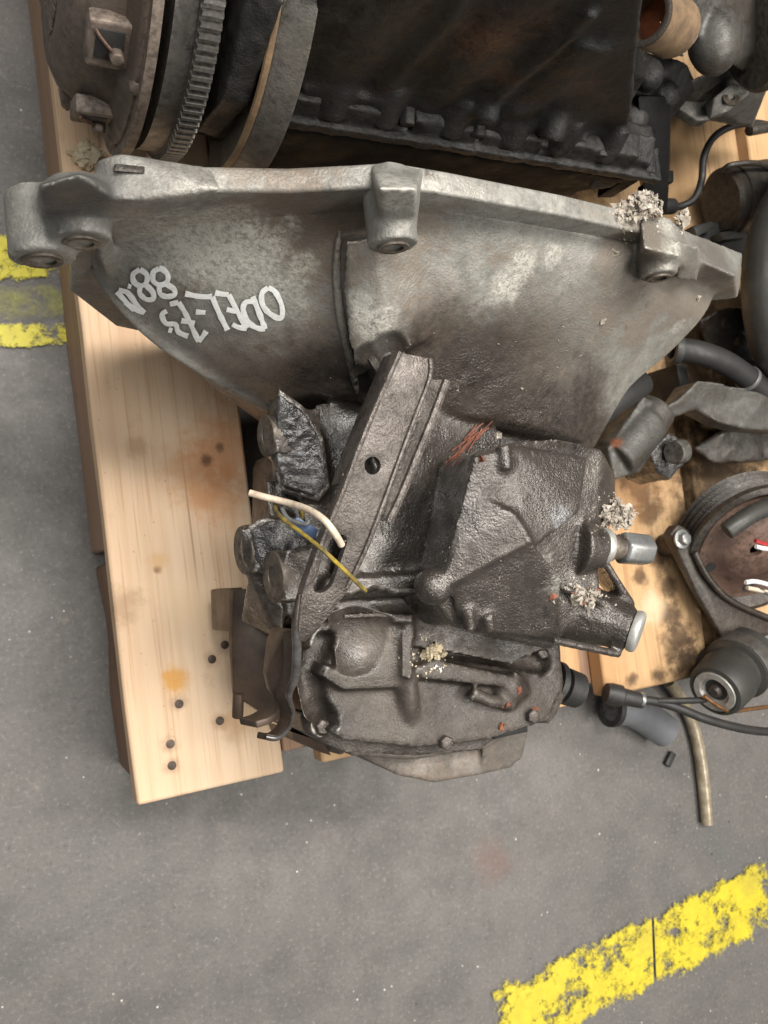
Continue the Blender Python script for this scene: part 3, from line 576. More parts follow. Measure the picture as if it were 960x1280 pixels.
# end cover
ec = MB()
ec.slab([(432, 930), (500, 922), (600, 910), (662, 908), (655, 945), (640, 960), (605, 968), (545, 979), (500, 970), (455, 948)], .262, .17, .06)
ec.slab([(425, 925), (500, 930), (600, 922), (640, 915), (610, 935), (520, 950), (440, 945)], .278, .2)
ec.hull([P(598, 915, .272), P(660, 912, .270), P(652, 950, .262), P(605, 966, .262), P(640, 930, .2), P(610, 930, .2)])
end_o = casting('end_cover', ec, M['cover'], gb, .0016, 4, [(.03, .0008)]); solid(end_o)
# rubber plug on the right of the end case
a = P(690, 852, .285); b = P(722, 863, .285); d = (b - a).normalized()
mb = MB(); mb.lathe(a, d, [(0, .0005), (0, .017), (.005, .017), (.006, .011), (.010, .011), (.0105, .0145), ((b - a).length, .0138), ((b - a).length, .0005)], 28); piece('rubber_plug', mb, M['rubber'], gb)

# shift lever: flat steel plate with a hole and a slot, a step along its right side, fork at the lower end
LT = [((496, 440), (541, 449), .412), ((482, 472), (540, 474), .410), ((461, 520), (522, 522), .407), ((444, 562), (506, 565), .404), ((428, 606), (489, 612), .401), ((410, 650), (473, 655), .397), ((392, 695), (458, 692), .392), ((376, 742), (437, 735), .386), ((370, 775), (405, 778), .380), ((368, 800), (382, 802), .374)]
def strip(mb, rowsL, rowsR, th):
    n = len(rowsL); nrm = []
    for i in range(n):
        t = rowsL[min(i + 1, n - 1)] - rowsL[max(i - 1, 0)]; w = rowsR[i] - rowsL[i]; q = w.cross(t).normalized()
        if q.z < 0: q = -q
        nrm.append(q)
    vs_ = []
    for i in range(n): vs_ += [rowsL[i], rowsR[i], rowsR[i] - nrm[i] * th, rowsL[i] - nrm[i] * th]
    fs = [[0, 1, 2, 3], [4 * n - 1, 4 * n - 2, 4 * n - 3, 4 * n - 4]]
    for i in range(n - 1):
        for j in range(4): fs.append([4 * i + j, 4 * i + (j + 1) % 4, 4 * i + 4 + (j + 1) % 4, 4 * i + 4 + j])
    mb.add(vs_, fs); return nrm
mb = MB(); lL = [P(*a, z) for a, b, z in LT]; lR = [P(*b, z) for a, b, z in LT]; nr = strip(mb, lL, lR, .0055)
lev = link('shift_lever', mb.mesh('shift_lever'), M['lever'], gb)
cut = MB(); c = P(466, 582, .403); cut.cyl(c + nr[3] * .02, c - nr[3] * .02, .0052, .0052, 24)
s0 = P(421, 680, .393); s1 = P(404, 729, .387); w = (lR[6] - lL[6]).normalized() * .0060
ring_ = []
for t in range(9): a_ = math.pi * t / 8; tt = (s0 - s1).normalized(); ring_.append(s0 + w * math.cos(a_) + tt * math.sin(a_) * .0060)
for t in range(9): a_ = math.pi + math.pi * t / 8; tt = (s0 - s1).normalized(); ring_.append(s1 + w * math.cos(a_) + tt * math.sin(a_) * .0060)
n = len(ring_); q = nr[6] * .02; cut.add([p + q for p in ring_] + [p - q for p in ring_], [list(range(n)), list(range(2 * n - 1, n - 1, -1))] + [[i, (i + 1) % n, n + (i + 1) % n, n + i] for i in range(n)])
co = link('cutter', cut.mesh('cutter'), None)
bo = lev.modifiers.new('b', 'BOOLEAN'); bo.operation = 'DIFFERENCE'; bo.object = co; bo.solver = 'EXACT'
bv = lev.modifiers.new('v', 'BEVEL'); bv.width = .0011; bv.segments = 2; bv.limit_method = 'ANGLE'; bv.angle_limit = math.radians(40)
baked(lev); bpy.data.objects.remove(co); lev.data.shade_smooth(); lev.data.set_sharp_from_angle(angle=math.radians(40)); solid(lev)
mb = MB(); strip(mb, [P(x, y, z) for x, y, z in ((538, 474, .394), (521, 524, .392), (504, 566, .389), (487, 614, .386), (474, 650, .384))], [P(x, y, z) for x, y, z in ((558, 474, .393), (539, 524, .391), (522, 566, .388), (501, 618, .385), (482, 652, .383))], .004); o = piece('side_step', mb, M['lever'], lev, .001); solid(o)
mb = MB(); mb.tube([p + Vector((.0018, 0, .0004)) for p in catmull(lL, 3)], .0017, 8); piece('folded_edge', mb, M['lever'], lev)
mb = MB(); mb.tube([p + Vector((-.0018, 0, .0002)) for p in catmull(lR[:8], 3)], .0016, 8); piece('folded_edge', mb, M['lever'], lev)
mb = MB(); mb.tube([P(x, y, z) for x, y, z in ((558, 476, .404), (540, 524, .401), (523, 566, .398), (502, 618, .395), (486, 652, .390))], .0028, 8); piece('step_lip', mb, M['lever'], lev)
mb = MB(); strip(mb, [P(x, y, z) for x, y, z in ((497, 438, .412), (482, 472, .410), (461, 520, .407), (444, 562, .404), (430, 603, .401))], [P(x, y, z) + Vector((-.002, 0, -.016)) for x, y, z in ((497, 438, .412), (482, 472, .410), (461, 520, .407), (444, 562, .404), (430, 603, .401))], .003); piece('side_wall', mb, M['lever'], lev, .0008)
# edge-on lower end and the two fork hooks
def blade(name, pts, depth, th, m, bev=.001):
    ps = catmull([P(*p) for p in pts], 6); mb = MB(); n = len(ps); vs_ = []
    for i in range(n):
        t = (ps[min(i + 1, n - 1)] - ps[max(i - 1, 0)]); t.z = 0; t.normalize(); s_ = Vector((-t.y, t.x, 0)) * th / 2; dv = Vector((-.25 * depth, 0, -depth))
        vs_ += [ps[i] - s_, ps[i] + s_, ps[i] + s_ + dv, ps[i] - s_ + dv]
    fs = [[0, 1, 2, 3], [4 * n - 1, 4 * n - 2, 4 * n - 3, 4 * n - 4]]
    for i in range(n - 1):
        for j in range(4): fs.append([4 * i + j, 4 * i + (j + 1) % 4, 4 * i + 4 + (j + 1) % 4, 4 * i + 4 + j])
    mb.add(vs_, fs); return piece(name, mb, m, lev, bev)
blade('fork_blade', [(370, 790, .376), (371, 810, .370), (369, 845, .360), (361, 868, .352), (366, 890, .345), (362, 908, .340), (348, 922, .335), (333, 921, .333)], .011, .004, M['brown'])
mb = MB(); mb.tube(catmull([P(*q) for q in ((374, 742, .386), (369, 780, .380), (371, 810, .372), (369, 845, .362), (361, 868, .354), (366, 890, .347), (362, 908, .342), (348, 922, .337), (333, 921, .335))], 6), .0024, 10, [.0013 + .0016 * math.sin(math.pi * min(1, i / 30)) for i in range(49)]); piece('highlight_bead', mb, M['palesteel'], lev)  # paler steel bead paints the highlight along the blade's edge
blade('fork_hook', [(362, 838, .345), (357, 868, .338), (352, 888, .334), (338, 900, .330), (320, 906, .328)], .020, .0045, M['brown'])
mb = MB(); mb.slab([(371, 785, .368), (370, 845, .352), (360, 870, .340), (350, 882, .334), (338, 862, .330), (333, 842, .330), (338, 826, .336), (352, 800, .352)], .34, .322); piece('fork_web', mb, M['brown'], lev, .001)
# pivot seen in the opening under the bellhousing
a = P(462, 462, .372); b = P(500, 440, .378); d = (b - a).normalized()
mb = MB(); mb.lathe(a, d, [(0, .0005), (0, .013), (.004, .014), (.006, .011), (.010, .0125), (.014, .0125), (.016, .010), ((b - a).length, .010), ((b - a).length, .0005)], 28); piece('release_shaft', mb, M['darkmetal'], gb)
# rusty sheet guard on the lower left, with its small peg
mb = MB(); mb.slab([(292, 738, .235), (308, 736, .24), (352, 790, .25), (352, 870, .235), (330, 892, .23), (292, 868, .22), (290, 800, .225)], .23, .215); g_ = piece('sheet_guard', mb, M['brown'], gb, .001)
mb = MB(); mb.cyl(P(298, 866, .222), P(297, 896, .215), .0042, .0042, 14); piece('peg', mb, M['brown'], g_, .0006)
mb = MB(); mb.slab([(288, 736, .22), (304, 734, .225), (296, 790, .22), (288, 790, .215)], .2, .16); piece('guard_bracket', mb, M['brown'], gb, .001)
mb = MB(); mb.slab([(366, 915, .26), (405, 928, .26), (415, 945, .255), (400, 940, .25), (368, 926, .255)], .25, .2); piece('lower_tab', mb, M['brown'], gb, .001)
mb = MB(); mb.slab([(617, 916, .300), (660, 908, .298), (660, 915, .296), (618, 924, .298)], .29, .27); piece('dark_vent_bar', mb, M['rubber'], gb, .0006)  # solid dark bar in place of a slot
# support feet under the case so that it stands on the deck
mb = MB(); mb.box((.22, .02, .1305), (.36, .12, .19)); piece('sump_foot', mb, M['case'], gb, .01)
for (x, y) in ((402, 908), (556, 928), (676, 815), (664, 895)):
    p, nn = S(x, y); mb = MB(); mb.cyl(p - Vector((0, 0, .002)), p + Vector((0, 0, .0045)), .0056, .0052, 6, ph=rnd.random()); piece('case_bolt', mb, M['lever'], gb, .0009)
# casting seam and small ribs on the case
for pts, r in (([(430, 770), (470, 768), (512, 772)], .0012),):
    mb = MB(); mb.tube([S(*q, .0005)[0] for q in pts], r, 8); piece('casting_seam', mb, M['case'], case_o)

# hand-painted writing: strokes laid on the surface of the bellhousing
ZT = [[(815, 160), (785, 185), (782, 230), (800, 270), (840, 305), (880, 318), (890, 285), (880, 235), (850, 180), (815, 160)],
      [(735, 205), (765, 280), (800, 375)], [(745, 232), (700, 235), (685, 275), (710, 335), (755, 368), (800, 375)],
      [(540, 185), (575, 192), (610, 195)], [(610, 195), (660, 290), (705, 372)], [(600, 272), (655, 285)], [(705, 372), (660, 365), (630, 350)],
      [(385, 190), (460, 205), (525, 205)], [(525, 205), (560, 290), (605, 380)], [(440, 285), (490, 288)],
      [(305, 245), (350, 235)], [(350, 235), (390, 300), (455, 440)], [(365, 330), (435, 345)], [(455, 440), (478, 410), (495, 385)],
      [(290, 280), (265, 300), (285, 345), (335, 350), (350, 390), (400, 412)], [(298, 378), (318, 384)],
      [(250, 60), (220, 80), (220, 125), (255, 145), (290, 130), (295, 95), (270, 65), (250, 60)], [(250, 145), (255, 190), (290, 205), (330, 195), (325, 165), (285, 140)],
      [(150, 65), (115, 90), (120, 130), (155, 150), (185, 130), (185, 90), (150, 65)], [(152, 150), (150, 190), (185, 220), (220, 215), (215, 180), (180, 145)],
      [(88, 150), (105, 155)], [(30, 180), (100, 255), (170, 290)], [(40, 175), (80, 182), (110, 215), (140, 260), (175, 290)], [(70, 235), (120, 275)]]
ST = [[(140 + x / 4.174, 320 + y / 4.174) for x, y in q] for q in ZT]
for st in ST:
    mb = MB(); sm = catmull([Vector((x, y, 0)) for x, y in st], 4); L_, R__, C_ = [], [], []
    for i, p in enumerate(sm):
        t = (sm[min(i + 1, len(sm) - 1)] - sm[max(i - 1, 0)]); t.normalize(); wd = 3.3 * (1 + .35 * noise.noise(Vector((p.x * .13, p.y * .13, 3))))
        C_.append(S(p.x, p.y, .0012)[0]); L_.append(S(p.x - t.y * wd, p.y + t.x * wd, .0011)[0]); R__.append(S(p.x + t.y * wd, p.y - t.x * wd, .0011)[0])
    n = len(sm); mb.add(L_ + C_ + R__, [[i + q * n, i + 1 + q * n, n + i + 1 + q * n, n + i + q * n] for i in range(n - 1) for q in (0, 1)]); piece('painted_stroke', mb, M['white_paint'], bell_o)

# ------------------------------------------------------------------ litter lying on things
def clump(name, px, py, w, h, n, m, label, cat='debris', strands=0, m2=None, size=(.0005, .0018), lift=.003, base=None):
    mb = MB(); mb2 = MB(); c = S(*(base or (px, py)))[0]
    for i in range(n):
        a = rnd.uniform(0, 6.283); r = math.sqrt(rnd.random()) * (.75 + .55 * noise.noise(Vector((math.cos(a) * 1.6 + px, math.sin(a) * 1.6 + py, 1.3)))); p, nn = S(px + math.cos(a) * r * w, py + math.sin(a) * r * h)
        if (p - c).length > .022: p = P(px + math.cos(a) * r * w, py + math.sin(a) * r * h, c.z - .001); nn = Vector((0, 0, 1))
        p = p + nn * (rnd.random() ** 1.5) * lift * (1.3 - r); s = size[0] * .6 + (size[1] - size[0] * .6) * rnd.random() ** 2.2
        (mb2 if (m2 and rnd.random() < .12) else mb).hull([p + Vector((rnd.gauss(0, s), rnd.gauss(0, s), rnd.gauss(0, s * .6))) for _ in range(7)])
    for i in range(strands):
        a = rnd.uniform(0, 6.283); r = rnd.random() * .8; p, nn = S(px + math.cos(a) * r * w, py + math.sin(a) * r * h, .001)
        if (p - c).length > .022: p = P(px + math.cos(a) * r * w, py + math.sin(a) * r * h, c.z)
        d = Vector((rnd.gauss(0, 1), rnd.gauss(0, 1), rnd.uniform(.1, .8))).normalized() * rnd.uniform(.004, .009); mb.tube([p, p + d * .5 + Vector((rnd.gauss(0, .0008), rnd.gauss(0, .0008), .0005)), p + d], .00045, 5)
    for i in range(n // 5):
        a = rnd.uniform(0, 6.283); r = 1 + abs(rnd.gauss(0, .45)); p, nn = S(px + math.cos(a) * r * w, py + math.sin(a) * r * h)
        if (p - c).length < .035: s = rnd.uniform(.0003, .0008); mb.hull([p + Vector((rnd.gauss(0, s), rnd.gauss(0, s), rnd.gauss(0, s * .5))) for _ in range(6)])
    o = piece(name, mb, m); tag(o, label, cat)
    if mb2.v: piece('fleck', mb2, m2, o)
    return o
clump('fibre_clump', 797, 262, 30, 25, 520, M['fibre'], 'largest clump of grey shredded fibre, on the bellhousing rim', lift=.010, strands=10, base=(803, 284))
clump('fibre_clump', 851, 272, 8, 14, 110, M['fibre'], 'small clump of grey fibre at the end of the bellhousing rim boss', lift=.005, base=(846, 285))
clump('fibre_clump', 768, 643, 27, 20, 520, M['fibre'], 'spiky fibre clump sitting on the hex drain plug', strands=34, lift=.010, base=(775, 668))
clump('fibre_clump', 729, 745, 22, 15, 260, M['fibre'], 'pale fibre clump with red fleck on the tapered nozzle', m2=M['redscrap'], lift=.005)
clump('crumb_clump', 538, 817, 16, 18, 300, M['cream'], 'cream coloured crumb lying on the end case of the gearbox', lift=.007)
clump('paper_scrap', 548, 834, 5, 4, 8, M['white_paint'], 'tiny white paper scrap below the cream crumb', lift=.002)
BVs = BV
def Pd(px, py): return P(px, py, DK)
mb = MB()
for i in range(90):
    a = rnd.uniform(0, 6.283); r = rnd.uniform(.5, 1); p = Pd(107 + math.cos(a) * 13 * r, 199 + math.sin(a) * 10 * r) + Vector((0, 0, rnd.uniform(0, .008))); s = rnd.uniform(.0016, .004)
    mb.hull([p + Vector((rnd.gauss(0, s), rnd.gauss(0, s), rnd.gauss(0, s * .5) + .002)) for _ in range(7)])
o = piece('crumb_clump', mb, M['cream']); tag(o, 'ring shaped cream scrap lying on pallet board above the bellhousing lug', 'debris')
bun = MB()
for i in range(30):
    t = rnd.random(); x = 566 + t * 34 + rnd.gauss(0, 4); y = 578 - t * 46 + rnd.gauss(0, 3); ln = rnd.uniform(8, 26); an = math.radians(-54 + rnd.gauss(0, 13))
    q = [S(x + math.cos(an) * ln * s_, y + math.sin(an) * ln * s_, .001 + .0015 * rnd.random())[0] for s_ in (-.5, 0, .5)]
    if max((q[0] - q[1]).length, (q[1] - q[2]).length) < .03: bun.tube(q, .0005, 5)
o = piece('fibre_bundle', bun, M['redscrap']); tag(o, 'bundle of thin rust red fibres lying on the gear case', 'debris')
for i, (x, y) in enumerate(((602, 575), (634, 880), (628, 908), (668, 885), (690, 745), (650, 862))):
    clump('red_flake', x, y, 4, 3, 5, M['redscrap'] if i not in (2,) else M['rust'], ['brick red flake on the top corner of the selector housing', 'brick red flake beside the casting rib of the end case', 'orange flakes in the corner above the end cover', 'orange red flake on the right of the end case', 'red flake on the tapered nozzle of the gearbox', 'red flake in the round boss of the end case'][i], lift=.001, size=(.0012, .002))
for i, (x, y, lb) in enumerate(((754, 400, 'white chip stuck on the lower right of the bellhousing'), (622, 545, 'white chip beside the red fibres on the case'), (768, 316, 'white chip next to the rim boss of the bellhousing'), (872, 373, 'bright chip below the right lug of the bellhousing'))):
    clump('white_chip', x, y, 4, 4, 6, M['fibre'], lb, lift=.0015, size=(.001, .0018))
# specks on the oily castings
sp = MB()
for i in range(420):
    x = rnd.uniform(380, 800); y = rnd.uniform(400, 930); p, nn = S(x, y)
    if p.z < .22: continue
    s = .00025 + .0006 * rnd.random() ** 3; sp.hull([p + Vector((rnd.gauss(0, s), rnd.gauss(0, s), rnd.gauss(0, s * .6))) for _ in range(5)])
o = piece('dust_specks', sp, M['speck'], gb); o['kind'] = 'stuff'

# ties at the lever
w_ = [P(*q) for q in ((312, 616, .372), (330, 621, .376), (358, 628, .382), (385, 637, .398), (405, 650, .408), (418, 666, .408), (427, 681, .402))]
mb = MB(); mb.tube(catmull(w_, 6), .0021, 10); o = piece('cable_tie', mb, M['white_plastic']); tag(o, 'off-white cable tie end arching over the shift lever', 'cable tie')
mb = MB(); mb.tube(catmull([P(*q) for q in ((457, 739, .394), (440, 722, .399), (415, 698, .402), (385, 672, .394), (358, 652, .384), (346, 640, .378), (345, 630, .374), (356, 626, .370), (372, 632, .366), (378, 645, .362), (370, 655, .360))], 6), .0013, 8)
o = piece('yellow_wire', mb, M['yellow_wire']); tag(o, 'thin yellow wire looped through the lever slot', 'wire')
mb = MB(); mb.slab([(362, 655, .366), (372, 646, .368), (398, 662, .370), (395, 672, .368), (388, 676, .366), (372, 668, .364)], .36, .362); o = piece('blue_tag', mb, M['blue'], None, .0005); tag(o, 'small blue plastic tag hanging from the yellow wire', 'tag')
mb = MB(); mb.tube(catmull([P(*q) for q in ((352, 634, .378), (358, 646, .376), (368, 652, .374), (382, 655, .372), (386, 650, .372))], 5), .0014, 8); piece('wire_link', mb, M['zinc'], o)

# ------------------------------------------------------------------ engine with flywheel and clutch
EY = math.radians(4); EU = Vector((math.cos(EY), math.sin(EY), 0)); EV = Vector((-math.sin(EY), math.cos(EY), 0)); EO = Vector((0, .25, 0))
def EW(u, v, z): return EO + EU * u + EV * v + Vector((0, 0, z))
en = empty('engine', EW(.33, .2, DK)); tag(en, 'black oily engine block with flywheel and dusty clutch, lying on the pallet', 'engine')
AX = EW(0, .19, .28)
def ev(u0, prof, name, m, par=en, n=96): 
    mb = MB(); mb.lathe(AX + EU * u0, EU, prof, n); return piece(name, mb, m, par, 0, 2, 30)
fw = ev(0, [(.108, .02), (.108, .132), (.122, .132), (.1225, .1335), (.137, .1335), (.137, .02)], 'flywheel', M['ring'])
th_ = bpy.data.meshes.new('tooth'); tm = MB(); 
tm.add([(-.0072, -.0023, 0), (.0072, -.0023, 0), (.0072, .0023, 0), (-.0072, .0023, 0), (-.0066, -.0013, .0050), (.0066, -.0013, .0050), (.0066, .0013, .0050), (-.0066, .0013, .0050)], [[3, 2, 1, 0], [4, 5, 6, 7], [0, 1, 5, 4], [1, 2, 6, 5], [2, 3, 7, 6], [3, 0, 4, 7]])
th_ = tm.mesh('tooth'); th_.materials.append(M['ring'])
NTOOTH = 128
for i in range(NTOOTH):
    a = 2 * math.pi * i / NTOOTH; rad = EV * math.cos(a) + Vector((0, 0, 1)) * math.sin(a); tan = EU.cross(rad)
    o = bpy.data.objects.new('tooth', th_); col.objects.link(o); mw = Matrix((EU, -tan if False else rad.cross(EU), rad)).transposed().to_4x4(); mw.translation = AX + EU * .1298 + rad * .1325
    o.parent = fw; o.matrix_world = mw
ev(0, [(.094, .06), (.094, .139), (.1005, .139), (.1005, .06)], 'pressure_plate', M['clutch'])
cover = ev(0, [(.101, .11), (.101, .128), (.098, .131), (.092, .131), (.089, .124), (.084, .112), (.068, .106), (.056, .098), (.050, .086), (.050, .062), (.056, .060), (.062, .090), (.090, .10)], 'clutch_cover', M['clutch'])
for i in range(18):
    a = 2 * math.pi * i / 18; rad = EV * math.cos(a) + Vector((0, 0, 1)) * math.sin(a); tan = EU.cross(rad); c = AX + EU * .050
    mb = MB(); mb.hull([c + rad * r + tan * t + EU * (z + (0.0 if r > .05 else -.010)) for r, t in ((.028, .0035), (.028, -.0035), (.066, .0095), (.066, -.0095)) for z in (-.001, .001)]); piece('diaphragm_finger', mb, M['clutch'], cover)
for i in range(9):
    a = math.radians(155 + i * 40); rad = EV * math.cos(a) + Vector((0, 0, 1)) * math.sin(a); tan = EU.cross(rad)
    q = lambda r, t, u: AX + rad * r + tan * t + EU * u
    mb = MB(); mb.hull([q(r, t, u) for r in (.106, .119) for t in (-.016, .016) for u in (.062, .092)]); piece('strap_housing', mb, M['clutch'], cover, .003)
    mb = MB(); mb.hull([q(r, t, u) for r in (.1185, .1200) for t in (-.011, .009) for u in (.067, .084)]); w_o = piece('dark_window_plate', mb, M['rubber'], cover, .0005)  # dark plate stands in for the shade inside the cover's window
    mb = MB(); mb.tube(catmull([q(.1205, -.011, .066), q(.1215, -.006, .070), q(.1218, .002, .078), q(.1212, .009, .085)], 4), .0011, 6); piece('rusty_lip', mb, M['rustbrown'], w_o)
    mb = MB(); mb.cyl(q(.118, .004, .080), q(.126, .004, .080), .0050, .0046, 6); piece('rivet', mb, M['clutch'], cover, .0008)
    mb = MB(); mb.cyl(q(.119, .019, .094), q(.131, .019, .094), .0055, .0055, 6); piece('bolt', mb, M['clutch'], cover, .001)
# flange of the block round the flywheel
fb = MB(); A0, A1 = math.radians(100), math.radians(215); m_ = 40; vs_ = []
for i in range(m_ + 1):
    a = A0 + (A1 - A0) * i / m_; rad = EV * math.cos(a) + Vector((0, 0, 1)) * math.sin(a)
    vs_ += [AX + EU * .168 + rad * .143, AX + EU * .190 + rad * .149, AX + EU * .190 + rad * .118, AX + EU * .168 + rad * .118]
fb.add(vs_, [[4 * i + j, 4 * i + (j + 1) % 4, 4 * i + 4 + (j + 1) % 4, 4 * i + 4 + j] for i in range(m_) for j in range(4)] + [[0, 1, 2, 3], [4 * m_ + 3, 4 * m_ + 2, 4 * m_ + 1, 4 * m_]])
piece('rear_flange', fb, M['flangegrey'], en, .002)
gk = MB(); pts = []
for i in range(m_ + 1):
    a = A0 + (A1 - A0) * i / m_; rad = EV * math.cos(a) + Vector((0, 0, 1)) * math.sin(a); pts.append(AX + EU * .1665 + rad * .1415)
gk.tube(pts, .0026, 8); piece('gasket', gk, M['gasket'], en)
# block
bk = MB()
def ebox(mb, u0, u1, v0, v1, z0, z1): mb.hull([EW(u, v, z) for u in (u0, u1) for v in (v0, v1) for z in (z0, z1)])
bk.hull([EW(u, v, z) for u, z in ((.188, .20), (.188, .50), (.35, .50), (.41, .40), (.50, .30), (.50, .20)) for v in (.092, .36)])
ebox(bk, .150, .200, .120, .30, .16, .40)
ebox(bk, .188, .535, .076, .12, .284, .296)
for u, zt in ((.225, .50), (.305, .49), (.375, .42)): bk.cyl(EW(u, .124, .30), EW(u, .124, zt), .038, .038, 24)
for u, z, r in ((.345, .345, .010), (.41, .335, .011)): bk.cyl(EW(u, .080, z - .02), EW(u, .105, z), r, r * .9, 16)
bk.tube([EW(.262, .092, .30), EW(.268, .092, .40), EW(.262, .092, .50)], .006, 8); bk.tube([EW(.34, .092, .30), EW(.345, .090, .36), EW(.35, .092, .45)], .007, 8)
for u in (.235, .275, .33, .385, .43, .475): bk.cyl(EW(u, .083, .296), EW(u, .096, .325), .012, .010, 16)
ebox(bk, .205, .262, .084, .12, .296, .318); ebox(bk, .345, .372, .084, .12, .296, .316); ebox(bk, .40, .45, .084, .12, .296, .314)
bk.hull([EW(u, v, z) for u, v, z in ((.47, .08, .30), (.53, .09, .30), (.49, .07, .26), (.515, .075, .26), (.50, .12, .24), (.53, .14, .26))])
bk.hull([EW(u, v, z) for u, v, z in ((.145, .06, .33), (.165, .06, .33), (.145, .10, .40), (.165, .09, .40), (.145, .075, .25), (.165, .075, .25), (.16, .15, .3))])
bk.hull([EW(u, v, z) for u, v, z in ((.42, .11, .37), (.49, .13, .34), (.50, .2, .33), (.42, .25, .38), (.42, .11, .28), (.53, .14, .25), (.53, .25, .25), (.45, .3, .3))])
bk.box((.25, .37, .1305), (.50, .55, .22))
pan = MB(); pan.hull([EW(u, v, z) for u, v, z in ((.195, .072, .283), (.525, .074, .283), (.195, .25, .283), (.525, .25, .283), (.20, .072, .17), (.44, .080, .17), (.20, .22, .15), (.44, .22, .15))]); casting('oil_pan', pan, M['pan'], en, .003, 4, [(.02, .003)])
rl = MB(); rl.hull([EW(u, v, z) for u in (.192, .54) for v in (.071, .10) for z in (.285, .2945)])
for u in (.21, .245, .262, .31, .34, .37, .40, .435, .455, .49, .51): rl.hull([EW(u + du, v, z) for du in (-.013, .013) for v, z in ((.074, .29), (.10, .29), (.080, .303 + .008 * ((u * 57) % 1)), (.10, .312))])
casting('sump_rail', rl, M['engine'], en, .0016, 4, [(.015, .003), (.005, .0015)])
blk = casting('engine_block', bk, M['engine'], en, .0022, 3, [(.04, .004), (.012, .002)], (), 14); solid(blk)
for (u, z) in ((.292, .303), (.352, .303), (.41, .303), (.468, .303)):
    mb = MB(); mb.cyl(EW(u, .078, z), EW(u, .092, z + .003), .0065, .0065, 6); piece('bolt', mb, M['engine'], en, .001)
mb = MB(); mb.hull([P(797, 118, .30), P(838, 120, .30), P(834, 265, .24), P(808, 268, .24), P(800, 200, .24), P(838, 200, .24), P(815, 120, .22), P(830, 260, .18)]); piece('black_strut', mb, M['pan'], en, .003)
mb = MB(); mb.hull([P(*q) for q in ((742, 60, .33), (800, 62, .32), (858, 78, .30), (872, 108, .28), (842, 148, .25), (800, 205, .22), (752, 205, .25), (770, 120, .1305), (840, 140, .1305), (790, 200, .1305), (850, 100, .1305))])
for q in ((775, 110, .31), (810, 95, .31), (830, 120, .29), (790, 150, .28)): mb.ball(P(*q), .014, 2)
casting('dark_filler_mass', mb, M['engine'], en, .002, 4, [(.02, .004), (.008, .002)], (), 10)  # dark mass added to fill the black gap beside the block
for q in (((783, 196), (803, 196), (800, 226), (780, 226)), ((832, 212), (843, 212), (843, 228), (832, 228))):
    mb = MB(); mb.slab(q, .25, .21); piece('strut_ear', mb, M['pan'], en, .002)

# ------------------------------------------------------------------ parts heaped on the right
def thing(name, loc, label, cat): o = empty(name, loc); tag(o, label, cat); return o
# coolant housing, top right
t = thing('coolant_housing', P(860, 90, DK), 'grey alloy coolant housing with rusty pipe mouth behind the engine', 'housing')
hb = MB(); hb.hull([P(x, y, z) for x, y, z in ((835, -20, .38), (960, -30, .36), (980, 60, .33), (930, 90, .32), (905, 75, .34), (865, 40, .36), (850, 10, .37), (870, 60, .22), (960, 80, .22), (960, -40, .22))])
hb.hull([P(x, y, z) for x, y, z in ((845, 110, .28), (900, 80, .30), (960, 110, .28), (940, 160, .24), (880, 150, .24), (840, 135, .24), (880, 120, .14), (940, 140, .14))])
hb.ball(P(893, 50, .35), .022, 3, (1, 1.3, 1)); casting('housing_body', hb, M['greymetal'], t, .002, 5, [(.02, .003)])
a = P(803, 18, .405); d = (ray(803, 18) * .75 + FU * .62 - FN * .12).normalized(); b = a + d * .055
mb = MB(); mb.lathe(a, d, [(0, .0175), (0, .0205), (.003, .0212), (.006, .020), ((b - a).length, .021), ((b - a).length, .0165), (.02, .016)], 40); pp = piece('pipe_mouth', mb, M['gasket'], t)
mb = MB(); mb.lathe(a + d * .001, d, [(0, .0174), (.03, .0172), (.03, .0005), (.031, .0005), (.031, .0178), (0, .0178)], 36, False); piece('rusty_bore', mb, M['orange'], pp)
mb = MB(); mb.lathe(a - d * .0008, d, [(0, .0165), (0, .0212), (.004, .0212), (.004, .0165)], 40); piece('pipe_rim', mb, M['darkmetal'], pp, .001)
a = P(848, 67, .355); b = P(858, 50, .36); mb = MB(); mb.cyl(a, b, .0050, .0050, 6); mb.cyl(b, b + (b - a) * .6, .0065, .0065, 16); piece('bolt', mb, M['bright'], t, .0008)
mb = MB(); a = P(938, 50, .335); d = Vector((.78, .30, .25)).normalized(); mb.lathe(a, d, [(0, .0005), (0, .040), (.004, .044), (.010, .044), (.011, .040), (.016, .040), (.017, .044), (.026, .042), (.026, .0005)], 56); piece('round_flange', mb, M['greymetal'], t)
mb = MB(); mb.slab([(888, 148, .275), (893, 122, .285), (915, 104, .295), (940, 108, .295), (936, 118, .295), (912, 138, .285)], .28, .272); e = piece('bracket_ear', mb, M['greymetal'], t, .001)
c = P(914, 122, .2895); mb = MB(); mb.lathe(c + Vector((0, 0, -.001)), Vector((-.25, .1, 1)), [(0, .0035), (0, .0085), (.0016, .0085), (.0016, .0035)], 28); piece('bolt_seat', mb, M['machined'], e)
mb = MB(); mb.slab([(840, 130, .26), (885, 118, .27), (888, 150, .265), (872, 152, .26)], .26, .25); piece('bracket_plate', mb, M['greymetal'], t, .001)
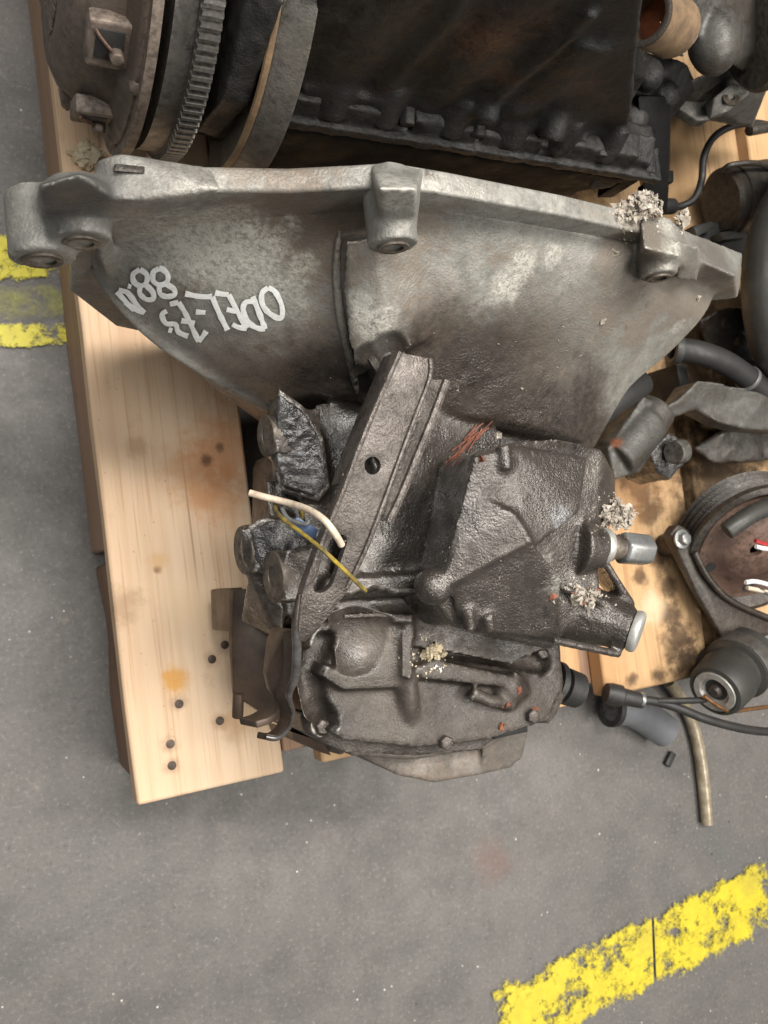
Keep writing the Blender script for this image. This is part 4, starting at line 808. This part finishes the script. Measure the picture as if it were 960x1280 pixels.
# thin black hose
mb = MB(); mb.tube(catmull([P(*q) for q in ((975, 160, .19), (945, 154, .195), (915, 158, .195), (892, 172, .19), (880, 196, .185), (877, 225, .18), (868, 248, .175), (850, 258, .17), (832, 258, .17))], 8), .0038, 12)
o = piece('thin_hose', mb, M['rubber']); tag(o, 'thin black hose curving between the strut and the coolant housing', 'hose')
mb = MB(); mb.cyl(P(936, 163, .20), P(965, 158, .20), .006, .006, 16); piece('hose_clip', mb, M['darkmetal'], o, .001)
mb = MB(); mb.cyl(P(842, 258, .17), P(818, 258, .17), .008, .009, 18); piece('hose_end', mb, M['rubber'], o, .001)
# starter motor
t = thing('starter_motor', P(930, 270, DK), 'dark brown rusted starter motor lying beside the bellhousing lug', 'starter motor')
a = P(900, 252, .18); b = P(975, 240, .19); d = (b - a).normalized(); mb = MB(); mb.lathe(a, d, [(0, .0005), (0, .030), (.004, .034), (.012, .034), (.013, .036), (.06, .036), (.062, .033), (.10, .033), (.10, .0005)], 48); piece('motor_body', mb, M['darkmetal'], t)
mb = MB(); mb.tube(catmull([P(*q) for q in ((905, 212, .212), (915, 206, .220), (945, 204, .225), (965, 210, .22))], 5), .003, 8); piece('edge_bead', mb, M['darkmetal'], t)
mb = MB(); mb.slab([(865, 282, .165), (890, 275, .17), (940, 285, .175), (940, 330, .17), (880, 325, .165)], .17, .1305); piece('end_bracket', mb, M['rubber'], t, .004)
for q in (((868, 284), (890, 276), (894, 284), (872, 296)), ((900, 290), (930, 286), (934, 296), (905, 300))):
    mb = MB(); mb.slab(q, .182, .165); piece('terminal_tab', mb, M['plastic'], t, .001)
# curved cover
mb = MB(); pts = [P(*q) for q in ((1000, 195, .265), (985, 240, .268), (966, 290, .27), (958, 350, .268), (962, 410, .258), (974, 450, .245), (1000, 475, .235))]
ps = catmull(pts, 6); mb.tube(ps, .02, 20, [.016 + .007 * math.sin(math.pi * i / (len(ps) - 1)) for i in range(len(ps))]); mb.tube([p + Vector((.03, 0, -.004)) for p in ps], .024, 16)
o = casting('curved_cover', mb, M['plastic'], None, .002, 4, [(.02, .001)]); tag(o, 'long curved dark cover beside the right bellhousing lug', 'cover')
mb = MB(); mb.hull([P(950, 300, .24), P(990, 300, .24), P(960, 420, .23), P(990, 400, .23), P(960, 360, .1305), P(990, 380, .1305)]); piece('cover_back', mb, M['plastic'], o, .003)
# thick hose
t = thing('coolant_hose', P(900, 450, DK), 'thick black rubber hose with open end beside the bellhousing', 'hose')
ps = catmull([P(*q) for q in ((846, 437, .235), (870, 440, .240), (900, 450, .240), (925, 465, .235), (945, 482, .228), (975, 510, .22))], 8); mb = MB(); mb.tube(ps, .0112, 20); ho = piece('hose_wall', mb, M['rubber'], t)
d = (ps[0] - ps[1]).normalized()
mb = MB(); mb.lathe(ps[0] + d * .001, d, [(-.004, .0075), (-.004, .0135), (.004, .0135), (.004, .0090)], 28); piece('hose_rim', mb, M['plastic'], t, .001)
mb = MB(); mb.lathe(ps[-12], (ps[-12] - ps[-10]), [(0, .0113), (0, .0128), (.005, .0128), (.005, .0113)], 28); piece('hose_clamp', mb, M['zinc'], t, .0005)
mb = MB(); mb.slab([(845, 455, .20), (858, 455, .20), (866, 500, .19), (854, 502, .19)], .19, .1305); piece('hose_strap', mb, M['rubber'], t, .001)
# dark casting in the heap
t = casting('dark_casting', MB().hull([P(x, y, z) for x, y, z in ((872, 400, .19), (900, 385, .20), (985, 380, .20), (985, 470, .19), (930, 455, .19), (885, 440, .18), (890, 420, .1305), (980, 460, .1305), (980, 390, .1305))]).hull([P(x, y, z) for x, y, z in ((905, 535, .185), (985, 535, .19), (985, 575, .185), (890, 580, .175), (865, 560, .17), (900, 560, .1305), (980, 575, .1305), (980, 540, .1305))]).hull([P(x, y, z) for x, y, z in ((940, 440, .17), (985, 440, .17), (985, 560, .17), (940, 560, .17), (960, 450, .1305), (960, 550, .1305))]), M['darkmetal'], None, .0022, 4, [(.02, .004)])
tag(t, 'dark greasy casting under the thick hose and bracket arm', 'casting')
for (x, y) in ((905, 405), (925, 425), (950, 400)):
    p = P(x, y, .196); mb = MB(); mb.cyl(p - Vector((0, 0, .01)), p + Vector((0, 0, .004)), .007, .0062, 6); piece('bolt', mb, M['darkmetal'], t, .001)
# bracket arm
mb = MB(); mb.slab([(826, 512, .222), (850, 498, .228), (872, 476, .236), (890, 476, .238), (960, 492, .235), (1000, 495, .23), (1000, 540, .225), (930, 536, .226), (900, 528, .226), (870, 512, .224), (838, 524, .22)], .22, .205); o = casting('bracket_arm', mb, M['greymetal'], None, .0018, 5, [(.02, .001)]); tag(o, 'flat matt grey bracket arm above the rusty pulley', 'bracket')
mb = MB(); mb.cyl(P(945, 512, .215), P(945, 512, .1305), .012, .014, 20); piece('bracket_post', mb, M['darkmetal'], o, .001)
# solenoid
t = thing('solenoid', P(800, 545, DK), 'grey solenoid with black hose and gritty connector beside the gear case', 'solenoid')
a = P(768, 575, .225); b = P(822, 512, .228); d = (b - a).normalized(); mb = MB(); mb.lathe(a, d, [(0, .0005), (0, .019), (.002, .0205), (.052, .0205), (.053, .018), ((b - a).length, .018), ((b - a).length, .0005)], 40)
mb.slab([(760, 560, .236), (805, 495, .240), (835, 510, .238), (838, 535, .236), (800, 590, .232), (768, 600, .230)], .23, .20); casting('solenoid_body', mb, M['greymetal'], t, .0016, 3, [(.02, .0014)])
mb = MB(); mb.tube(catmull([P(*q) for q in ((726, 548, .225), (738, 528, .235), (758, 508, .24), (785, 490, .238), (800, 480, .23))], 6), .0125, 18); piece('hose_elbow', mb, M['rubber'], t)
mb = MB(); mb.slab([(812, 566, .222), (838, 540, .228), (858, 555, .226), (862, 570, .222), (838, 600, .215), (822, 592, .215)], .22, .17); casting('connector', mb, M['tar'], t, .0014, 2, [(.008, .003)])
a = P(842, 566, .235); b = P(868, 560, .228); mb = MB(); mb.lathe(a, b - a, [(0, .0005), (0, .0105), (.004, .0115), (.012, .0115), (.013, .0005)], 28); piece('connector_cap', mb, M['greymetal'], t)
mb = MB(); mb.cyl(P(795, 560, .20), P(795, 560, .1305), .012, .014, 18); piece('solenoid_foot', mb, M['darkmetal'], t, .001)
# pulley with belt grooves
t = thing('crank_pulley', P(930, 670, DK), 'rusty brown pulley face with loose wires and ribbed rim', 'pulley')
c = P(948, 690, .19); d = Vector((-.18, -.58, .79)).normalized(); kk = 1.22
mb = MB(); mb.lathe(c - d * .045, d, [(h_, r_ * kk) for h_, r_ in [(0, .02), (0, .056), (.006, .060), (.010, .056), (.014, .060), (.018, .056), (.022, .060), (.026, .056), (.030, .060), (.034, .056), (.038, .062), (.044, .062), (.046, .057), (.040, .052), (.036, .049), (.036, .012), (.036, .02)]], 72); pu = piece('ribbed_rim', mb, M['darkmetal'], t)
mb = MB(); mb.lathe(c - d * .010, d, [(h_, r_ * kk) for h_, r_ in [(0, .006), (0, .0505), (.003, .0495), (.003, .030), (.006, .027), (.006, .006)]], 64); pf = piece('pulley_face', mb, M['rustbrown'], t)
e1 = d.cross(Vector((0, 1, 0))).normalized(); e2 = d.cross(e1)
for i in range(5):
    a = 2 * math.pi * i / 5 + .5; q = c + (e1 * math.cos(a) + e2 * math.sin(a)) * .040 * kk - d * .0075
    mb = MB(); mb.cyl(q - d * .002, q + d * .0012, .0058, .0058, 18); piece('dark_hole_disc', mb, M['rubber'], pf)  # flat dark disc imitates the shade in a hole
mb = MB(); mb.cyl(c - d * .045, c - d * .01 - Vector((0, 0, .03)), .012, .012, 18); mb.cyl(P(950, 700, .16), P(950, 700, .1305), .03, .03, 24); piece('pulley_shaft', mb, M['darkmetal'], t)
ps = catmull([P(*q) for q in ((908, 664, .222), (925, 652, .228), (945, 640, .230), (975, 628, .23))], 6)
mb = MB(); mb.tube(ps, .0085, 18, [.0085 + .0007 * (i % 2) for i in range(len(ps))]); o = piece('corrugated_sleeve', mb, M['plastic']); tag(o, 'ribbed dark sleeve of a wiring loom across the rusty pulley', 'cable sleeve')
for (q, m, lb) in ((((944, 676), (958, 680), (975, 678)), 'red_wire', 'short red wire end above the rusty pulley'), (((945, 683), (958, 686), (975, 685)), 'white_paint', 'short white wire end beside the red wire'), (((932, 728), (946, 727), (975, 735)), 'white_paint', 'thick white wire end over the lower pulley face'), (((934, 735), (950, 738), (975, 745)), 'white_plastic', 'pinkish wire end below the thick white wire'), (((948, 736), (960, 742), (975, 748)), 'palesteel', 'bare metal wire terminal over the pulley edge')):
    mb = MB(); mb.tube(catmull([P(x, y, .222) for x, y in q], 4), .0022, 8); o = piece('wire_end', mb, M[m]); tag(o, lb, 'wire')
# bracket plate with bolts
mb = MB(); mb.slab([(838, 668, .170), (848, 655, .172), (862, 662, .172), (880, 710, .172), (915, 755, .172), (975, 780, .172), (975, 830, .165), (905, 800, .162), (870, 740, .165)], .17, .157); br = piece('mounting_bracket', mb, M['darkmetal'], None, .002); tag(br, 'dark curved mounting bracket bolted below the rusty pulley', 'bracket')
mb = MB(); mb.tube(catmull([P(*q) for q in ((868, 690, .174), (885, 722, .174), (915, 752, .174), (970, 776, .174))], 5), .0035, 10); piece('bracket_edge', mb, M['darkmetal'], br)
for (x, y) in ((851, 674), (958, 806)):
    p = P(x, y, .172); mb = MB(); mb.cyl(p, p + Vector((0, 0, .003)), .0100, .0100, 28); mb.cyl(p + Vector((0, 0, .003)), p + Vector((0, 0, .009)), .0068, .0064, 6); piece('bracket_bolt', mb, M['zinc'], br, .001)
for (x, y) in ((851, 680), (930, 790)):
    p = P(x, y, .156); mb = MB(); mb.cyl(p, Vector((p.x, p.y, .1305)), .010, .012, 18); piece('bracket_spacer', mb, M['darkmetal'], br, .001)
# rubber bush
t = thing('rubber_bush', P(930, 850, DK), 'black rubber bush with pale metal eye near the grey elbow', 'bush')
a = P(893, 865, .180); b = P(965, 818, .190); d = (b - a).normalized(); d = (d + Vector((0, 0, -.35))).normalized()
mb = MB(); mb.lathe(a, d, [(.004, .0005), (.004, .022), (0, .0235), (.001, .027), (.006, .029), (.03, .030), (.034, .028), (.042, .028), (.044, .033), (.075, .033), (.08, .0005)], 56); bu = piece('bush_body', mb, M['plastic'], t)
mb = MB(); mb.lathe(a - d * .001, d, [(.006, .009), (.0045, .013), (.0, .0155), (0, .0215), (.003, .0225), (.006, .0225)], 48); piece('metal_eye', mb, M['bright'], t)
mb = MB(); mb.lathe(a - d * .002, d, [(0, .0005), (0, .0045), (.003, .007), (.008, .008), (.008, .0005)], 28); piece('hub', mb, M['darkmetal'], t)
mb = MB(); mb.lathe(a + d * .046, d, [(0, .0320), (0, .0345), (.018, .0345), (.018, .032)], 48); piece('steel_band', mb, M['greymetal'], t, .001)
mb = MB(); q = a + d * .05; mb.cyl(q - Vector((0, 0, .02)), Vector((q.x, q.y, .1305)), .015, .02, 20); piece('bush_foot', mb, M['rubber'], t, .001)
# cable with connector
t = thing('wiring_cable', P(800, 875, DK), 'black cable with connector running past the metal eyed bush', 'cable')
ps = catmull([P(*q) for q in ((795, 874, .150), (820, 877, .155), (850, 886, .165), (880, 898, .17), (915, 908, .17), (950, 914, .165), (990, 915, .16))], 8); mb = MB(); mb.tube(ps, .0045, 14); piece('cable_sheath', mb, M['rubber'], t)
mb = MB(); a = P(757, 866, .140); b = P(803, 876, .150); mb.lathe(a, b - a, [(0, .0005), (0, .0095), (.006, .0110), (.016, .0108), (.018, .0085), ((b - a).length, .0078), ((b - a).length, .0005)], 28); piece('connector_boot', mb, M['rubber'], t)
mb = MB(); mb.lathe(ps[2], ps[4] - ps[2], [(0, .0045), (0, .0072), (.004, .0072), (.004, .0045)], 24); piece('cable_clip', mb, M['zinc'], t, .0005)
mb = MB(); mb.tube(catmull([P(*q) for q in ((822, 876, .157), (850, 876, .168), (878, 875, .18), (885, 872, .184))], 6), .0032, 12); piece('cable_branch', mb, M['rubber'], t)
mb = MB(); mb.tube(catmull([P(*q) for q in ((880, 870, .186), (900, 884, .186), (915, 889, .183), (940, 886, .18), (985, 880, .175))], 6), .0022, 10); o = piece('copper_wire', mb, M['copper']); tag(o, 'bare brown copper wire leaving the metal eyed bush', 'wire')
# grey elbow on the floor
t = thing('rubber_elbow', P(795, 905, 0), 'grey rubber elbow pipe lying on the floor beside the pallet end', 'pipe')
ps = catmull([P(*q) for q in ((764, 885, .030), (785, 886, .028), (806, 896, .023), (820, 906, .021), (832, 914, .0205))], 6); mb = MB()
mb.tube(ps, .02, 28, [.0195] * len(ps)); mb2 = MB(); piece('elbow_wall', mb, M['rubber_grey'], t)
d = (ps[0] - ps[1]).normalized(); mb = MB(); mb.lathe(ps[0], d, [(-.004, .0150), (-.004, .0212), (.003, .0212), (.003, .0150), (-.002, .0150)], 36, False); piece('elbow_rim', mb, M['rubber'], t)
mb = MB(); mb.cyl(ps[0] + d * .0004, ps[0] + d * .0008, .0152, .0152, 32); piece('dark_bore_disc', mb, M['tar'], t)  # dark disc closes the mouth, painting the shade inside the elbow
# tube on the floor
mb = MB(); ps = catmull([P(*q) for q in ((836, 852, .020), (850, 872, .014), (864, 900, .0085), (874, 940, .0078), (880, 985, .0078), (884, 1030, .0078))], 8); mb.tube(ps, .0075, 16); o = piece('clear_tube', mb, M['tube_clear']); tag(o, 'stained beige tube lying on the floor past the pallet end', 'tube')
mb = MB(); mb.slab([(832, 955), (840, 939), (846, 943), (838, 960)], .006, .0005); o = piece('rubber_chip', mb, M['rubber'], None, .001); tag(o, 'small dark rubber chip on the floor beside the beige tube', 'debris')
